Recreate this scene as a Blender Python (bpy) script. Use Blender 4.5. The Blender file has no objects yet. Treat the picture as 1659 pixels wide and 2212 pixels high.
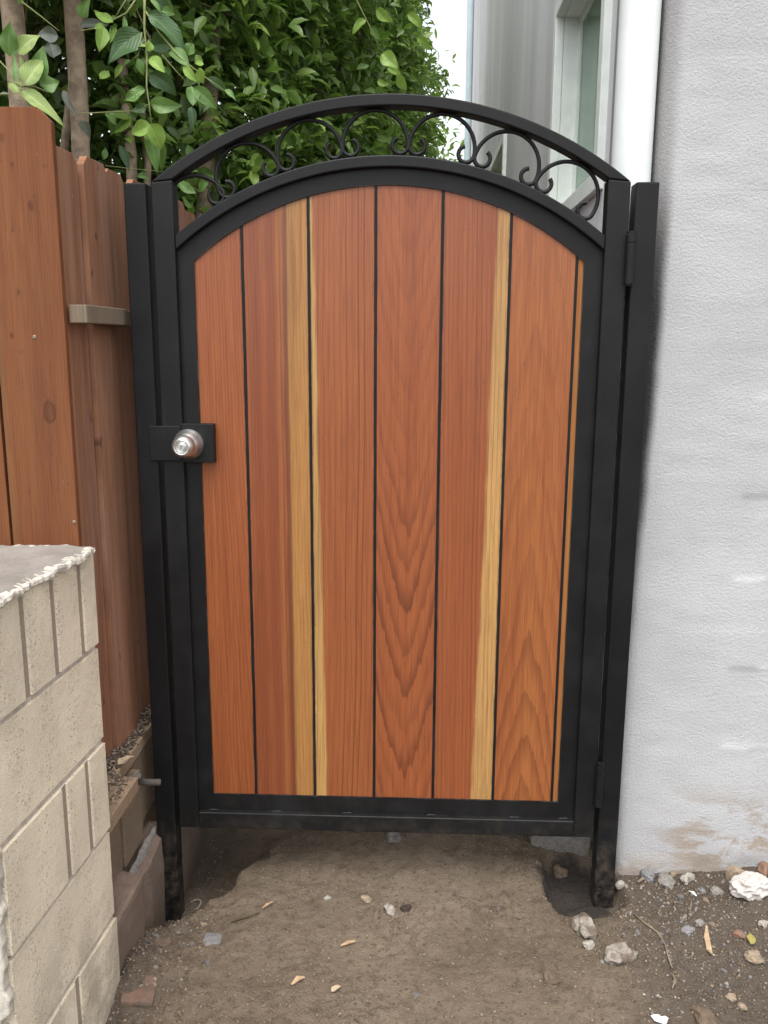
import bpy, bmesh, math, random
import numpy as np
from mathutils import Vector, Matrix, noise as mnoise

random.seed(11)
RNG = np.random.default_rng(7)
SC = bpy.context.scene
COL = SC.collection

# ------------------------------------------------------------------ camera, sky, sun, exposure
CAM_POS = np.array([0.666, -1.9934, 1.3937])
YAW, PITCH, ROLL, FPX = -0.0361, 0.1949, 0.0051, 1825.1          # focal length in pixels of a 1659 x 2212 picture
_f = np.array([math.sin(YAW) * math.cos(PITCH), math.cos(YAW) * math.cos(PITCH), -math.sin(PITCH)])
_r = np.array([math.cos(YAW), -math.sin(YAW), 0.0])
_u = np.cross(_r, _f)
CR = math.cos(ROLL) * _r + math.sin(ROLL) * _u
CU = -math.sin(ROLL) * _r + math.cos(ROLL) * _u
cam_data = bpy.data.cameras.new("camera")
cam = bpy.data.objects.new("camera", cam_data)
COL.objects.link(cam)
cam_data.sensor_fit = 'VERTICAL'
cam_data.sensor_height = 24.0
cam_data.sensor_width = 18.0
cam_data.lens = 24.0 * FPX / 2212.0
cam_data.clip_start = 0.02
cam_data.clip_end = 500.0
M = Matrix.Identity(4)
for i in range(3):
    M[i][0], M[i][1], M[i][2], M[i][3] = CR[i], CU[i], -_f[i], CAM_POS[i]
cam.matrix_world = M
SC.camera = cam

SUN_DIR = Vector((-0.05, -0.40, 0.95)).normalized()
world = bpy.data.worlds.new("World")
SC.world = world
world.use_nodes = True
wn, wl = world.node_tree.nodes, world.node_tree.links
wn.clear()
w_out = wn.new('ShaderNodeOutputWorld')
w_bg = wn.new('ShaderNodeBackground')
w_sky = wn.new('ShaderNodeTexSky')
w_sky.sky_type = 'NISHITA'
w_sky.sun_disc = False
w_sky.sun_elevation = math.asin(SUN_DIR.z)
w_sky.sun_rotation = math.atan2(SUN_DIR.x, SUN_DIR.y)
w_sky.dust_density = 3.0
w_sky.air_density = 1.0
w_hs = wn.new('ShaderNodeHueSaturation')
w_hs.inputs['Saturation'].default_value = 0.22
wl.new(w_sky.outputs[0], w_hs.inputs['Color'])
wl.new(w_hs.outputs[0], w_bg.inputs[0])
w_bg.inputs[1].default_value = 0.15
wl.new(w_bg.outputs[0], w_out.inputs[0])

sun_data = bpy.data.lights.new("sun", 'SUN')
sun_data.energy = 0.6
sun_data.angle = math.radians(40)
sun_data.color = (1.0, 0.95, 0.88)
sun = bpy.data.objects.new("sun", sun_data)
COL.objects.link(sun)
sun.rotation_euler = SUN_DIR.to_track_quat('Z', 'Y').to_euler()

SC.view_settings.view_transform = 'Standard'
SC.view_settings.look = 'None'
SC.view_settings.gamma = 1.0
SC.view_settings.use_curve_mapping = False
SC.view_settings.exposure = 1.26
SC.cycles.max_bounces = 8
SC.cycles.use_denoising = True
SC.cycles.denoising_input_passes = 'RGB_ALBEDO_NORMAL'
SC.cycles.denoising_prefilter = 'NONE'
SC.cycles.sample_clamp_indirect = 4.0


# ------------------------------------------------------------------ helpers: naming
def tag(o, label=None, cat=None, group=None, kind=None):
    if label: o['label'] = label
    if cat: o['category'] = cat
    if group: o['group'] = group
    if kind: o['kind'] = kind
    return o


def empty(name, loc=(0, 0, 0), label=None, cat=None, group=None):
    o = bpy.data.objects.new(name, None)
    o.empty_display_size = 0.1
    o.location = loc
    COL.objects.link(o)
    return tag(o, label, cat, group)


def link(name, me, mats, parent=None, smooth=None, bevel=0.0, seg=2, loc=None):
    o = bpy.data.objects.new(name, me)
    COL.objects.link(o)
    for m in (mats if isinstance(mats, (list, tuple)) else [mats]):
        if m is not None and m.name not in [x.name for x in me.materials if x]:
            me.materials.append(m)
    if loc is not None: o.location = loc
    if parent is not None:
        o.parent = parent
        if loc is None and parent.parent is None:
            o.location = [-c for c in parent.location]       # meshes are written in world coordinates
    if bevel > 0:
        b = o.modifiers.new('bevel', 'BEVEL')
        b.width = bevel; b.segments = seg; b.limit_method = 'ANGLE'; b.angle_limit = math.radians(38)
    if smooth is not None:
        me.polygons.foreach_set('use_smooth', [smooth] * len(me.polygons))
    return o


class MB:
    """collects verts and faces, in world metres, into one mesh"""
    def __init__(s): s.v, s.f = [], []

    def add(s, vs, fs):
        n = len(s.v)
        s.v += [tuple(map(float, p)) for p in vs]
        s.f += [tuple(i + n for i in f) for f in fs]
        return s

    def box(s, x0, x1, y0, y1, z0, z1):
        return s.add([(x0, y0, z0), (x1, y0, z0), (x1, y1, z0), (x0, y1, z0), (x0, y0, z1), (x1, y0, z1), (x1, y1, z1), (x0, y1, z1)],
                     [(0, 3, 2, 1), (4, 5, 6, 7), (0, 1, 5, 4), (1, 2, 6, 5), (2, 3, 7, 6), (3, 0, 4, 7)])

    def prism(s, poly, y0, y1):
        """polygon in x,z (counter-clockwise seen from -y) given depth y0..y1"""
        n = len(poly)
        vs = [(x, y0, z) for x, z in poly] + [(x, y1, z) for x, z in poly]
        fs = [tuple(range(n)), tuple(range(2 * n - 1, n - 1, -1))]
        fs += [((i + 1) % n, i, i + n, (i + 1) % n + n) for i in range(n)]
        return s.add(vs, fs)

    def prism_z(s, poly, z0, z1):
        n = len(poly)
        vs = [(x, y, z0) for x, y in poly] + [(x, y, z1) for x, y in poly]
        fs = [tuple(range(n - 1, -1, -1)), tuple(range(n, 2 * n))]
        fs += [(i, (i + 1) % n, (i + 1) % n + n, i + n) for i in range(n)]
        return s.add(vs, fs)

    def tube(s, pts, rad, n=8, caps=True):
        pts = [Vector(p) for p in pts]
        if not hasattr(rad, '__len__'): rad = [rad] * len(pts)
        vs, fs = [], []
        up = None
        for i, p in enumerate(pts):
            t = (pts[min(i + 1, len(pts) - 1)] - pts[max(i - 1, 0)]).normalized()
            if up is None:
                up = t.orthogonal().normalized()
            up = (up - t * up.dot(t))
            up = up.normalized() if up.length > 1e-6 else t.orthogonal().normalized()
            b = t.cross(up)
            for k in range(n):
                a = 2 * math.pi * k / n
                vs.append(p + (up * math.cos(a) + b * math.sin(a)) * rad[i])
        for i in range(len(pts) - 1):
            for k in range(n):
                fs.append((i * n + k, i * n + (k + 1) % n, (i + 1) * n + (k + 1) % n, (i + 1) * n + k))
        if caps:
            fs.append(tuple(range(n - 1, -1, -1)))
            m = (len(pts) - 1) * n
            fs.append(tuple(range(m, m + n)))
        return s.add(vs, fs)

    def lathe_y(s, cx, cz, prof, n=40):
        """profile of (radius, y) turned about the axis through cx, cz along y"""
        vs, fs = [], []
        for r, y in prof:
            for k in range(n):
                a = 2 * math.pi * k / n
                vs.append((cx + r * math.cos(a), y, cz + r * math.sin(a)))
        for i in range(len(prof) - 1):
            for k in range(n):
                fs.append((i * n + k, (i + 1) * n + k, (i + 1) * n + (k + 1) % n, i * n + (k + 1) % n))
        fs.append(tuple((len(prof) - 1) * n + k for k in range(n)))
        return s.add(vs, fs)

    def mesh(s, name):
        me = bpy.data.meshes.new(name)
        me.from_pydata(s.v, [], s.f)
        bm = bmesh.new(); bm.from_mesh(me)
        bmesh.ops.recalc_face_normals(bm, faces=bm.faces)
        bm.to_mesh(me); bm.free()
        return me

    def build(s, name, mat, parent=None, **k):
        return link(name, s.mesh(name), mat, parent, **k)


def shade_auto(o, angle=35):
    me = o.data
    me.polygons.foreach_set('use_smooth', [True] * len(me.polygons))
    bm = bmesh.new(); bm.from_mesh(me)
    for e in bm.edges:
        if len(e.link_faces) == 2 and e.calc_face_angle(0) > math.radians(angle):
            e.smooth = False
    bm.to_mesh(me); bm.free()
    return o


def ray(px, py):
    d = _f + (px - 829.5) / FPX * CR - (py - 1106.0) / FPX * CU
    return d


def at(px, py, Y):
    """the point of the upright plane y = Y that the photograph shows at px, py (of 1659 x 2212)"""
    d = ray(px, py)
    return Vector(CAM_POS + d * ((Y - CAM_POS[1]) / d[1]))


# ------------------------------------------------------------------ helpers: materials
class NT:
    def __init__(s, name):
        s.m = bpy.data.materials.new(name)
        s.m.use_nodes = True
        s.t = s.m.node_tree
        s.n, s.l = s.t.nodes, s.t.links
        s.bsdf = s.n['Principled BSDF']
        s.out = s.n['Material Output']
        s._tc = None

    def inp(s, sock, v):
        if v is None: return
        if isinstance(v, bpy.types.NodeSocket): s.l.new(v, sock)
        elif isinstance(v, (tuple, list)) and sock.type == 'RGBA' and len(v) == 3: sock.default_value = (*v, 1)
        else: sock.default_value = v

    def tc(s, which='Object'):
        if s._tc is None: s._tc = s.n.new('ShaderNodeTexCoord')
        return s._tc.outputs[which]

    def sep(s, v):
        n = s.n.new('ShaderNodeSeparateXYZ'); s.l.new(v, n.inputs[0]); return n.outputs

    def comb(s, x=0.0, y=0.0, z=0.0):
        n = s.n.new('ShaderNodeCombineXYZ')
        for i, v in enumerate((x, y, z)): s.inp(n.inputs[i], v)
        return n.outputs[0]

    def math(s, op, a, b=None, c=None, clamp=False):
        n = s.n.new('ShaderNodeMath'); n.operation = op; n.use_clamp = clamp
        s.inp(n.inputs[0], a); s.inp(n.inputs[1], b); s.inp(n.inputs[2], c)
        return n.outputs[0]

    def noise(s, vec, scale=5.0, detail=2.0, rough=0.5, dist=0.0, col=False):
        n = s.n.new('ShaderNodeTexNoise')
        s.inp(n.inputs['Vector'], vec)
        n.inputs['Scale'].default_value = scale
        n.inputs['Detail'].default_value = detail
        n.inputs['Roughness'].default_value = rough
        n.inputs['Distortion'].default_value = dist
        return n.outputs['Color' if col else 'Fac']

    def vor(s, vec, scale=5.0, feat='F1', out='Distance', rnd=1.0):
        n = s.n.new('ShaderNodeTexVoronoi'); n.feature = feat
        s.inp(n.inputs['Vector'], vec)
        n.inputs['Scale'].default_value = scale
        n.inputs['Randomness'].default_value = rnd
        return n.outputs[out]

    def smooth(s, v, a, b, lo=0.0, hi=1.0):
        n = s.n.new('ShaderNodeMapRange'); n.interpolation_type = 'SMOOTHSTEP'
        s.inp(n.inputs['Value'], v)
        s.inp(n.inputs['From Min'], a); s.inp(n.inputs['From Max'], b)
        s.inp(n.inputs['To Min'], lo); s.inp(n.inputs['To Max'], hi)
        return n.outputs[0]

    def mix(s, fac, a, b, mode='MIX'):
        n = s.n.new('ShaderNodeMix'); n.data_type = 'RGBA'; n.blend_type = mode
        s.inp(n.inputs[0], fac); s.inp(n.inputs[6], a); s.inp(n.inputs[7], b)
        return n.outputs[2]

    def vmap(s, vec, sc=(1, 1, 1), loc=(0, 0, 0)):
        n = s.n.new('ShaderNodeMapping'); s.inp(n.inputs[0], vec)
        n.inputs['Scale'].default_value = sc; n.inputs['Location'].default_value = loc
        return n.outputs[0]

    def bump(s, h, dist=0.002, strength=1.0, normal=None):
        n = s.n.new('ShaderNodeBump')
        n.inputs['Distance'].default_value = dist
        n.inputs['Strength'].default_value = strength
        s.inp(n.inputs['Height'], h)
        if normal is not None: s.l.new(normal, n.inputs['Normal'])
        return n.outputs[0]

    def attr(s, name):
        n = s.n.new('ShaderNodeAttribute'); n.attribute_name = name
        return n.outputs

    def rand(s):
        return s.n.new('ShaderNodeObjectInfo').outputs['Random']

    def fin(s, col=None, rough=None, normal=None, **kw):
        s.inp(s.bsdf.inputs['Base Color'], col)
        s.inp(s.bsdf.inputs['Roughness'], rough)
        if normal is not None: s.l.new(normal, s.bsdf.inputs['Normal'])
        for k, v in kw.items(): s.inp(s.bsdf.inputs[k.replace('_', ' ')], v)
        return s.m


def wood(name, heart, heart2, sap=None, mode='flat', u0=0.0, d0=0.07, taper=0.03, freq=300., line=0.55, edge=None,
         streak=None, seed=0.0, rough=0.50, knots=(), weather=0.0, dark=(0.16, 0.040, 0.014), rings_warp=1.0, fade=None, wcol=(0.36, 0.22, 0.165), half=None, soft=0.005, coat=0.0):
    """plank shader, growth rings cut by the board; u across, v along the board (object coordinates).
    edge = (u at bottom, u at top, side) of the pale sapwood; streak = (u, width) of a dark red stripe"""
    t = NT(name)
    x = t.sep(t.tc())
    u, v = x[0], x[2]
    S = t.comb(seed, 0, seed * 1.7)
    base = t.n.new('ShaderNodeVectorMath'); base.operation = 'ADD'
    t.l.new(t.comb(t.math('MULTIPLY', u, 4.0), 0.0, v), base.inputs[0]); t.l.new(S, base.inputs[1])
    P = base.outputs[0]
    w1 = t.math('SUBTRACT', t.noise(P, 1.6, 3), 0.5)
    w2 = t.math('SUBTRACT', t.noise(t.vmap(P, (6, 1, 5)), 2.0, 3), 0.5)
    for (ku, kv, kr) in knots:          # rings bend round a knot
        pass
    if mode == 'vee':
        d = t.math('MULTIPLY_ADD', v, -taper, d0)
        d = t.math('MULTIPLY_ADD', w1, 0.030 * rings_warp, d)
        uu = t.math('MULTIPLY_ADD', w1, 0.014, t.math('SUBTRACT', u, u0))
        au = t.math('POWER', t.math('ADD', t.math('ABSOLUTE', uu), 0.0015), 1.35)
        r = t.math('MULTIPLY_ADD', au, 0.92, d)
        jag = t.math('SUBTRACT', t.noise(t.vmap(P, (9, 1, 2.2)), 2.0, 3, 0.6), 0.5)
        r = t.math('MULTIPLY_ADD', jag, 0.0120, r)
    elif mode == 'flat':
        d = t.math('MULTIPLY_ADD', v, -taper, d0)
        d = t.math('MULTIPLY_ADD', w1, 0.028 * rings_warp, d)
        uu = t.math('SUBTRACT', u, u0)
        uu = t.math('MULTIPLY_ADD', w1, 0.02, uu)
        r = t.math('SQRT', t.math('ADD', t.math('MULTIPLY', uu, uu), t.math('MULTIPLY', d, d)))
        r = t.math('MULTIPLY_ADD', w2, 0.0050, r)
        w3 = t.math('SUBTRACT', t.noise(t.vmap(P, (22, 1, 9)), 2.0, 2), 0.5)
        r = t.math('MULTIPLY_ADD', w3, 0.0022, r)
    else:
        r = t.math('MULTIPLY_ADD', w1, 0.02 * rings_warp, u)
        r = t.math('MULTIPLY_ADD', v, taper, r)
        r = t.math('MULTIPLY_ADD', w2, 0.0010, r)
    knot_mask = None
    for (ku, kv, kr) in knots:
        du = t.math('SUBTRACT', u, ku); dv = t.math('MULTIPLY', t.math('SUBTRACT', v, kv), 0.55)
        k = t.math('SQRT', t.math('ADD', t.math('MULTIPLY', du, du), t.math('MULTIPLY', dv, dv)))
        g = t.math('POWER', 2.718, t.math('MULTIPLY', k, -1.0 / (kr * 1.3)))
        r = t.math('MULTIPLY_ADD', g, kr * 1.4, r)
        if kr < 0.012:                      # small knots are dark bruises
            kn_ = t.math('MULTIPLY_ADD', t.math('SUBTRACT', t.noise(t.vmap(P, (18, 1, 60)), 1.0, 4, 0.7), 0.5), kr * 2.6, k)
            km = t.math('MULTIPLY', t.smooth(kn_, kr * 1.05, kr * 0.15), 0.62)
            knot_mask = km if knot_mask is None else t.math('MAXIMUM', knot_mask, km)
            continue
        k = t.math('MULTIPLY_ADD', t.math('SUBTRACT', t.noise(t.vmap(P, (10, 1, 30)), 1.0, 4, 0.7), 0.5), kr * 0.55, k)
        km = t.smooth(k, kr * 0.62, kr * 0.5)
        ring = t.math('MULTIPLY', t.smooth(k, kr * 0.42, kr * 0.55), t.smooth(k, kr * 0.75, kr * 0.6))
        km = t.math('MULTIPLY_ADD', ring, 0.45, t.math('MULTIPLY', km, 0.38))
        knot_mask = km if knot_mask is None else t.math('MAXIMUM', knot_mask, km)
    q = t.math('MULTIPLY', r, freq)
    q = t.math('MULTIPLY_ADD', t.noise(P, 0.9, 1), 3.0, q)
    fr = t.math('FRACT', q)
    idx = t.math('FLOOR', q)
    wn_ = t.n.new('ShaderNodeTexWhiteNoise'); wn_.noise_dimensions = '1D'; t.l.new(idx, wn_.inputs['W'])
    amp = t.math('MULTIPLY_ADD', wn_.outputs['Value'], 0.7, 0.3)
    late = t.math('MULTIPLY', t.smooth(fr, {'flat': 0.35, 'vee': 0.30}.get(mode, 0.62), 0.93), t.smooth(fr, 1.0, 0.94))
    late = t.math('MULTIPLY', late, amp)
    if fade is not None: late = t.math('MULTIPLY', late, t.smooth(t.math('MULTIPLY_ADD', w1, 0.5, v), fade[0], fade[1], 1.0, fade[2]))
    fiber = t.noise(t.comb(t.math('MULTIPLY', u, 420.0), seed, t.math('MULTIPLY', v, 9.0)), 1.0, 3, 0.6)
    tone = t.noise(t.vmap(P, (3.2, 1, 0.55)), 1.5, 3, 0.55)
    c = t.mix(t.smooth(tone, 0.3, 0.72), heart, heart2)
    bl = t.noise(t.vmap(P, (2.2, 1, 0.8), (3, 0, 9)), 1.3, 4, 0.6)
    c = t.mix(t.math('MULTIPLY', t.smooth(bl, 0.52, 0.75), 0.55), c, tuple(k * q for k, q in zip(heart, (0.72, 0.58, 0.55))))
    c = t.mix(t.math('MULTIPLY', t.smooth(bl, 0.46, 0.24), 0.55), c, tuple(k * q for k, q in zip(heart, (1.18, 1.32, 1.30))))
    if sap is not None and edge is not None:
        e0, e1, side = edge
        ev = t.math('MULTIPLY_ADD', v, (e1 - e0) / 1.5, e0)
        ev = t.math('MULTIPLY_ADD', w1, 0.020, ev)
        ev = t.math('MULTIPLY_ADD', t.math('SUBTRACT', t.noise(t.vmap(P, (0.1, 1, 3.4)), 1.7, 3, 0.6), 0.5), 0.010, ev)
        dd = t.math('MULTIPLY', t.math('SUBTRACT', u, ev), float(side))
        dd = t.math('MULTIPLY_ADD', w2, 0.006, dd)
        sm = t.smooth(dd, -soft, soft)
        sc = t.mix(t.smooth(tone, 0.3, 0.75), sap, tuple(k * 0.74 for k in sap))
        c = t.mix(sm, c, sc)
        late = t.math('MULTIPLY', late, t.math('MULTIPLY_ADD', sm, -0.55, 1.0))
    band = t.noise(t.comb(t.math('MULTIPLY', u, 75.0), seed * 2.3, t.math('MULTIPLY', v, 1.6)), 1.0, 4, 0.6, 0.4)
    c = t.mix(t.math('MULTIPLY', t.smooth(band, 0.50, 0.74), 0.42), c, tuple(k * q for k, q in zip(heart, (0.62, 0.48, 0.46))))
    c = t.mix(t.math('MULTIPLY', t.smooth(band, 0.47, 0.27), 0.34), c, tuple(k * q for k, q in zip(heart, (1.30, 1.50, 1.45))))
    if streak is not None:
        for (us, ws, st, scol) in streak:
            a = t.math('ABSOLUTE', t.math('SUBTRACT', t.math('MULTIPLY_ADD', w1, 0.022, u), us))
            c = t.mix(t.math('MULTIPLY', t.smooth(a, ws, ws * 0.2), st), c, scol)
    c = t.mix(t.math('MULTIPLY', late, line), c, dark)
    c = t.mix(t.math('MULTIPLY', t.smooth(fiber, 0.42, 0.72), 0.42), c, dark)
    c = t.mix(t.math('MULTIPLY', t.smooth(fiber, 0.5, 0.25), 0.14), c, tuple(min(1, k * 1.5) for k in heart))
    # handling marks: soft grey smudges and pin specks
    sm2 = t.noise(t.vmap(P, (1.5, 1, 2.0), (5, 0, 3)), 2.2, 4, 0.6)
    c = t.mix(t.math('MULTIPLY', t.smooth(sm2, 0.60, 0.78), 0.30), c, (0.10, 0.045, 0.03))
    sp = t.vor(t.comb(t.math('MULTIPLY', u, 55.0), seed * 3.1, t.math('MULTIPLY', v, 40.0)), 1.0)
    c = t.mix(t.math('MULTIPLY', t.smooth(sp, 0.10, 0.04), 0.55), c, (0.05, 0.02, 0.012))
    if half is not None:                    # black frame paint brushed on to the board's edges
        eb = t.smooth(t.math('ABSOLUTE', u), half - 0.005, half - 0.0005)
        c = t.mix(t.math('MULTIPLY', t.math('MULTIPLY', eb, t.smooth(t.noise(t.vmap(P, (4, 1, 6)), 2.5, 5, 0.7), 0.38, 0.62)), 0.75), c, (0.028, 0.020, 0.017))
    if knot_mask is not None:
        c = t.mix(knot_mask, c, (0.06, 0.022, 0.012))
    if weather > 0:
        wz = t.noise(t.comb(t.math('MULTIPLY', u, 30.0), seed, t.math('MULTIPLY', v, 2.0)), 1.0, 4, 0.65)
        c = t.mix(t.math('MULTIPLY', t.smooth(wz, 0.40, 0.75), weather), c, wcol)
        fl = t.noise(t.comb(t.math('MULTIPLY', u, 160.0), seed, t.math('MULTIPLY', v, 38.0)), 1.0, 2, 0.6)
        c = t.mix(t.math('MULTIPLY', t.smooth(fl, 0.70, 0.76), weather), c, (0.48, 0.40, 0.34))
        ds = t.noise(t.comb(t.math('MULTIPLY', u, 28.0), seed + 4, t.math('MULTIPLY', v, 16.0)), 1.0, 2, 0.5)
        c = t.mix(t.math('MULTIPLY', t.smooth(ds, 0.68, 0.78), 0.75), c, (0.07, 0.03, 0.02))
    h = t.math('MULTIPLY_ADD', late, 0.5, fiber)
    n = t.bump(h, 0.0006, 0.55)
    rg = t.math('MULTIPLY_ADD', fiber, 0.18, rough - 0.06)
    return t.fin(c, rg, n, Specular_IOR_Level=0.26, Coat_Weight=coat, Coat_Roughness=0.30)


def metal_black(name, base=(0.0068, 0.0069, 0.0073)):
    t = NT(name)
    o = t.tc()
    n1 = t.noise(o, 9, 4, 0.6)
    n2 = t.noise(o, 420, 2)
    n3 = t.noise(t.vmap(o, (3, 3, 0.6)), 12, 4, 0.65)
    c = t.mix(t.smooth(n1, 0.35, 0.75), base, tuple(k * 1.7 for k in base))
    c = t.mix(t.math('MULTIPLY', t.smooth(n3, 0.60, 0.78), 0.35), c, (0.034, 0.031, 0.030))
    sp = t.vor(o, 130)
    c = t.mix(t.math('MULTIPLY', t.smooth(sp, 0.06, 0.02), 0.5), c, (0.12, 0.115, 0.11))
    # paint rubbed thin along the edges
    bv = t.n.new('ShaderNodeBevel'); bv.samples = 8; bv.inputs['Radius'].default_value = 0.0028
    ge = t.n.new('ShaderNodeNewGeometry')
    dp_ = t.n.new('ShaderNodeVectorMath'); dp_.operation = 'DOT_PRODUCT'
    t.l.new(bv.outputs[0], dp_.inputs[0]); t.l.new(ge.outputs['True Normal'], dp_.inputs[1])
    wear = t.math('MULTIPLY', t.smooth(dp_.outputs['Value'], 0.985, 0.80), t.smooth(t.noise(o, 16, 5, 0.7), 0.46, 0.66))
    c = t.mix(t.math('MULTIPLY', wear, 0.8), c, (0.13, 0.13, 0.135))
    zz = t.sep(ge.outputs['Position'])[2]
    du = t.math('MULTIPLY', t.smooth(zz, 0.26, -0.03), t.smooth(t.noise(o, 22, 6, 0.7), 0.40, 0.70))
    c = t.mix(t.math('MULTIPLY', du, 0.75), c, (0.105, 0.082, 0.062))
    dw = t.noise(t.vmap(o, (1, 1, 0.25)), 5, 6, 0.7)
    c = t.mix(t.math('MULTIPLY', t.smooth(dw, 0.50, 0.80), 0.22), c, (0.050, 0.047, 0.046))
    r = t.math('MULTIPLY_ADD', n1, 0.22, 0.36)
    r = t.math('MULTIPLY_ADD', t.smooth(dw, 0.45, 0.7), 0.18, r)
    return t.fin(c, r, t.bump(t.math('MULTIPLY_ADD', n1, 2.0, n2), 0.00035, 0.5), Specular_IOR_Level=0.28)


MET = metal_black("black_paint")
MET2 = metal_black("black_post_paint", (0.0055, 0.0057, 0.0064))


def plain(name, col, rough=0.6, var=0.25, scale=30., bump=0.0005, spec=0.3, metallic=0.0):
    t = NT(name)
    o = t.tc()
    n = t.noise(o, scale, 4, 0.6)
    n2 = t.noise(o, scale * 7, 2)
    c = t.mix(t.smooth(n, 0.3, 0.7), tuple(k * (1 - var) for k in col), tuple(min(1, k * (1 + var)) for k in col))
    return t.fin(c, rough, t.bump(t.math('MULTIPLY_ADD', n, 1.5, n2), bump, 0.7), Specular_IOR_Level=spec, Metallic=metallic)


def block_mat(name, col, dirty=0.35):
    t = NT(name)
    o = t.tc()
    r = t.rand()
    n1 = t.noise(o, 5, 5, 0.6)
    n2 = t.noise(o, 60, 4, 0.65)
    n3 = t.noise(o, 420, 2, 0.6)
    c = t.mix(t.smooth(n1, 0.3, 0.7), tuple(k * 0.86 for k in col), tuple(k * 1.08 for k in col))
    c = t.mix(t.math('MULTIPLY', r, 0.12), c, (0.50, 0.42, 0.32))
    c = t.mix(t.math('MULTIPLY', t.smooth(n2, 0.54, 0.74), 0.16), c, (0.32, 0.28, 0.23))
    c = t.mix(t.math('MULTIPLY', t.smooth(n3, 0.54, 0.70), 0.42), c, (0.32, 0.27, 0.21))
    z = t.sep(t.n.new('ShaderNodeNewGeometry').outputs['Position'])[2]
    g = t.math('MULTIPLY', t.smooth(z, 0.42, 0.0), t.smooth(t.noise(o, 9, 6, 0.7), 0.38, 0.62))
    c = t.mix(t.math('MULTIPLY', g, 0.55), c, (0.15, 0.115, 0.085))
    vz = t.vor(o, 240)
    c = t.mix(t.math('MULTIPLY', t.math('MULTIPLY', t.smooth(z, 0.55, 0.05), t.smooth(vz, 0.22, 0.08)), 0.8), c, (0.10, 0.08, 0.06))
    s1 = t.noise(t.vmap(o, (4, 4, 1)), 7, 4)
    c = t.mix(t.math('MULTIPLY', t.smooth(s1, 0.62, 0.75), 0.22), c, (0.32, 0.28, 0.25))
    pv = t.vor(o, 150); pc = t.n.new('ShaderNodeSeparateColor'); t.l.new(t.vor(o, 150, out='Color'), pc.inputs[0])
    pore = t.math('MULTIPLY', t.smooth(pv, 0.34, 0.14), t.smooth(pc.outputs[0], 0.55, 0.75))
    c = t.mix(t.math('MULTIPLY', pore, 0.45), c, tuple(k * 0.42 for k in col))
    lite = t.math('MULTIPLY', t.smooth(pv, 0.34, 0.14), t.smooth(pc.outputs[1], 0.80, 0.92))
    c = t.mix(t.math('MULTIPLY', lite, 0.5), c, tuple(min(0.85, k * 1.25) for k in col))
    stn = t.noise(t.vmap(o, (1, 1, 0.5)), 3.2, 6, 0.7)
    c = t.mix(t.math('MULTIPLY', t.smooth(stn, 0.52, 0.72), 0.28), c, tuple(k * q for k, q in zip(col, (0.66, 0.62, 0.60))))
    h = t.math('MULTIPLY_ADD', n2, 1.2, n3)
    h = t.math('MULTIPLY_ADD', pore, -0.8, h)
    return t.fin(c, 0.92, t.bump(h, 0.0030, 0.9), Specular_IOR_Level=0.15)


BLOCK = block_mat("cream_block", (0.84, 0.745, 0.575))
BLOCK_OLD = block_mat("old_brown_block", (0.215, 0.155, 0.105))
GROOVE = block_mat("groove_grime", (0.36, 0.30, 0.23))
MORTAR = plain("grey_mortar", (0.50, 0.45, 0.385), 0.95, 0.2, 60, 0.0015, 0.1)


def cap_mat():
    t = NT("cap_cement")
    o = t.tc()
    n1 = t.noise(o, 7, 5, 0.65); n2 = t.noise(o, 130, 3); n3 = t.noise(t.vmap(o, (1, 1, 1), (3, 2, 0)), 11, 6, 0.7)
    c = t.mix(t.smooth(n1, 0.3, 0.7), (0.21, 0.187, 0.162), (0.30, 0.27, 0.238))
    c = t.mix(t.smooth(n3, 0.58, 0.66, 0.0, 0.8), c, (0.36, 0.40, 0.47))
    c = t.mix(t.math('MULTIPLY', t.smooth(n2, 0.58, 0.7), 0.4), c, (0.14, 0.12, 0.10))
    return t.fin(c, 0.85, t.bump(t.math('ADD', n2, n1), 0.001, 0.7), Specular_IOR_Level=0.2)


CAP = cap_mat()
PLASTER = plain("pale_plaster", (0.54, 0.50, 0.43), 0.95, 0.22, 80, 0.0015, 0.1)


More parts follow.
